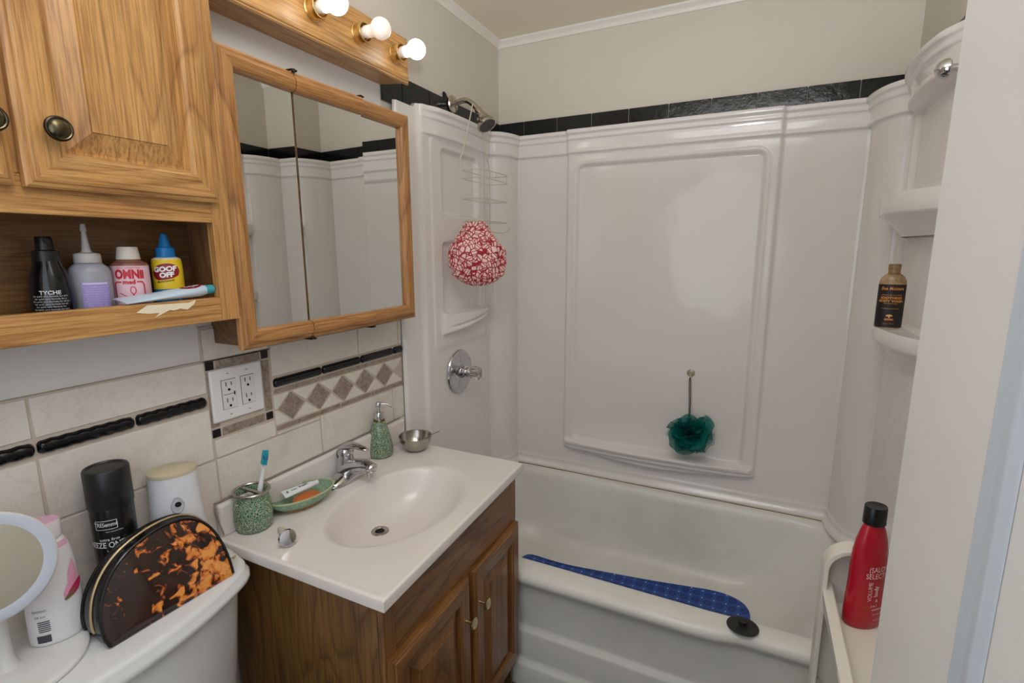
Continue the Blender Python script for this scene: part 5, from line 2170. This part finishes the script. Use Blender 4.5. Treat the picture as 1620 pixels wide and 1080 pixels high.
def tray(zf, hr, nm):
    m = M()
    y0, y1 = cyf + 0.02, cyb - 0.006
    m.box(cx0 + 0.010, cx1 - 0.010, y0, y1, zf - 0.004, zf)
    o_ = m.build(nm, CARTP, ca, world=True, bevel=0.001)
    m = M()
    for (a, b_) in ((cx0 + 0.002, cx0 + 0.022), (cx1 - 0.022, cx1 - 0.002)):
        L = []
        for t in (0, 0.08, 0.5, 0.92, 1):
            y = y1 + (y0 - y1) * t
            dz = 0.0
            L.append([(x, y, z + dz) for x, z in ((a + 0.004 + 0.012 * t, zf - 0.004), (a + 0.012 * t, zf + hr * 0.5), (a, zf + hr - 0.003), (a + 0.003, zf + hr), (b_ - 0.003, zf + hr), (b_, zf + hr - 0.003), (b_ - 0.008, zf))])
        m.loops(L, True, True)
    m.build('side_rail', CARTP, o_, world=True, sharp=30)
    return o_


tray(0.700, 0.042, 'tray')
tray(0.440, 0.075, 'tray')
tray(0.130, 0.075, 'tray')
for y in (cyb - 0.02, cyf + 0.02):
    for x in (cx0 + 0.02, cx1 - 0.02):
        m = M()
        m.lathe([(0, -0.009), (0.017, -0.009), (0.019, -0.006), (0.019, 0.006), (0.017, 0.009), (0, 0.009)], 24, mat=Matrix.Translation((x, y, 0.0195)) @ Matrix.Rotation(pi / 2, 4, 'Y'))
        m.box(x - 0.012, x - 0.0095, y - 0.008, y + 0.008, 0.018, 0.045, 1)
        m.box(x + 0.0095, x + 0.012, y - 0.008, y + 0.008, 0.018, 0.045, 1)
        m.build('caster_wheel', [BLACKP, CARTP], ca, world=True)

# red conditioner bottle
bx, by = 1.317, -1.056
b = thing('red_bottle', 'tall red haircare bottle with a black cap standing on the slim white cart', 'bottle', (bx, by, 0.7005), face_rot(bx, by) + radians(52))
RP = [(0, 0), (0.0360, 0), (0.0385, 0.003), (0.0390, 0.020), (0.0380, 0.050), (0.0362, 0.090), (0.0362, 0.120), (0.0348, 0.145), (0.0300, 0.172), (0.0235, 0.192), (0.0178, 0.204), (0.0165, 0.206)]


def redmat():
    n = N('deep_red_plastic')
    n.set(col=rgb(178, 14, 40), rough=0.32, coat=0.1)
    return n.m


m = M()
m.lathe(RP, 56, ey=0.62)
m.build('bottle_body', redmat(), b, sharp=60)
m = M()
m.lathe([(0.0190, 0.203), (0.0200, 0.204), (0.0195, 0.236), (0.0185, 0.2375), (0.016, 0.2370), (0, 0.2365)], 40, ey=0.86)
m.build('cap', plain('cap_gloss_black', (18, 18, 18), 0.3), b, sharp=40)
fn = wrap(RP, 1, 0.62, 0.0006)
m = M()
m.text('(SALON', 0.0150, fn, 0.000, 0.117, sx=0.72)
m.text('SELECTIVES)', 0.0150, fn, 0.006, 0.104, sx=0.72)
m.text('VOLUME', 0.0100, fn, -0.010, 0.078, rot=pi / 2)
m.text('body', 0.0105, fn, 0.001, 0.078, rot=pi / 2, bold=0.02)
m.text('&', 0.008, fn, 0.000, 0.057)
m.text('2 in 1', 0.0055, fn, -0.004, 0.047, bold=0.02)
m.text('conditioner', 0.0050, fn, 0.004, 0.040, bold=0.02)
m.text('for fine hair', 0.0048, fn, 0.006, 0.030)
m.text('15.2 fl oz', 0.0048, fn, 0.006, 0.018)
ribbon(m, fn, [(-0.024, 0.046), (-0.010, 0.046)], 0.005, 1)
m.build('print', [plain('print_pinkwhite', (236, 216, 216), 0.4), plain('print_copper', (168, 60, 20), 0.4)], b)

# body wash on the corner shelf
bx, by = 1.418, -0.455
b = thing('body_wash', 'dark brown body wash bottle with an orange printed black label on the lower corner shelf', 'bottle', (bx, by, 1.1925), face_rot(bx, by) + radians(3))
BP = [(0, 0), (0.0275, 0), (0.0295, 0.003), (0.0300, 0.010), (0.0300, 0.118), (0.0288, 0.128), (0.024, 0.138), (0.0165, 0.1445), (0.0135, 0.146)]


def murky():
    n = N('murky_brown_plastic')
    v = n.co((1, 1, 0.5))
    f = n.noise(v, 60, 3, 0.6, 0.6)
    n.col(n.ramp(f, [(0.35, rgb(128, 96, 64)), (0.6, rgb(176, 148, 112))]))
    n.set(rough=0.25)
    return n.m


m = M()
m.lathe(BP, 48, ey=0.62)
m.build('bottle_body', murky(), b, sharp=60)
m = M()
m.lathe([(0.0130, 0.145), (0.0135, 0.1455), (0.0135, 0.156), (0.0129, 0.157), (0.0140, 0.158), (0.0140, 0.1695), (0.0125, 0.171), (0, 0.171)], 32, ey=0.9)
m.build('flip_cap', plain('brown_cap', (140, 112, 76), 0.35), b, sharp=40)
fn = wrap(BP, 1, 0.62, 0.0006)
fn2 = wrap(BP, 1, 0.62, 0.0010)
m = M()
patch(m, fn, -0.040, 0.040, 0.003, 0.1175, 0, 32)
m.text('Shea Moisture', 0.0115, fn2, 0, 0.103, mi=1, shear=0.25, sx=0.72, bold=0.015)
m.text('AFRICAN BLACK SOAP', 0.0042, fn2, 0, 0.0880, mi=1)
m.text('SOOTHING', 0.0085, fn2, 0, 0.0790, bold=0.035, mi=1)
m.text('BODY WASH', 0.0085, fn2, 0, 0.0705, bold=0.035, mi=1)
m.text('TROUBLED SKIN', 0.0038, fn2, 0, 0.0655, mi=1)
m.text('CALMING & DETOXING', 0.0034, fn2, 0, 0.0520, mi=1)
petal(-0.003, 0.0350, 0.004, 0.002, 0.4, 2, fn2)
petal(0.003, 0.0352, 0.004, 0.002, -0.4, 2, fn2)
petal(0.0, 0.0325, 0.002, 0.004, 0.0, 2, fn2)
patch(m, fn2, -0.008, 0.008, 0.0215, 0.0270, 3, 6, 2)
m.text('NATURAL', 0.0040, wrap(BP, 1, 0.62, 0.0014), 0, 0.0229, mi=2, bold=0.02)
m.text('384 ml / 13 fl oz', 0.0034, fn2, 0, 0.0120, mi=1)
m.build('label', [plain('label_dark_brown', (24, 18, 16), 0.4), plain('label_orange', (222, 150, 66), 0.4), plain('label_pale_orange', (240, 180, 110), 0.4), plain('label_burnt', (186, 84, 34), 0.4)], b)
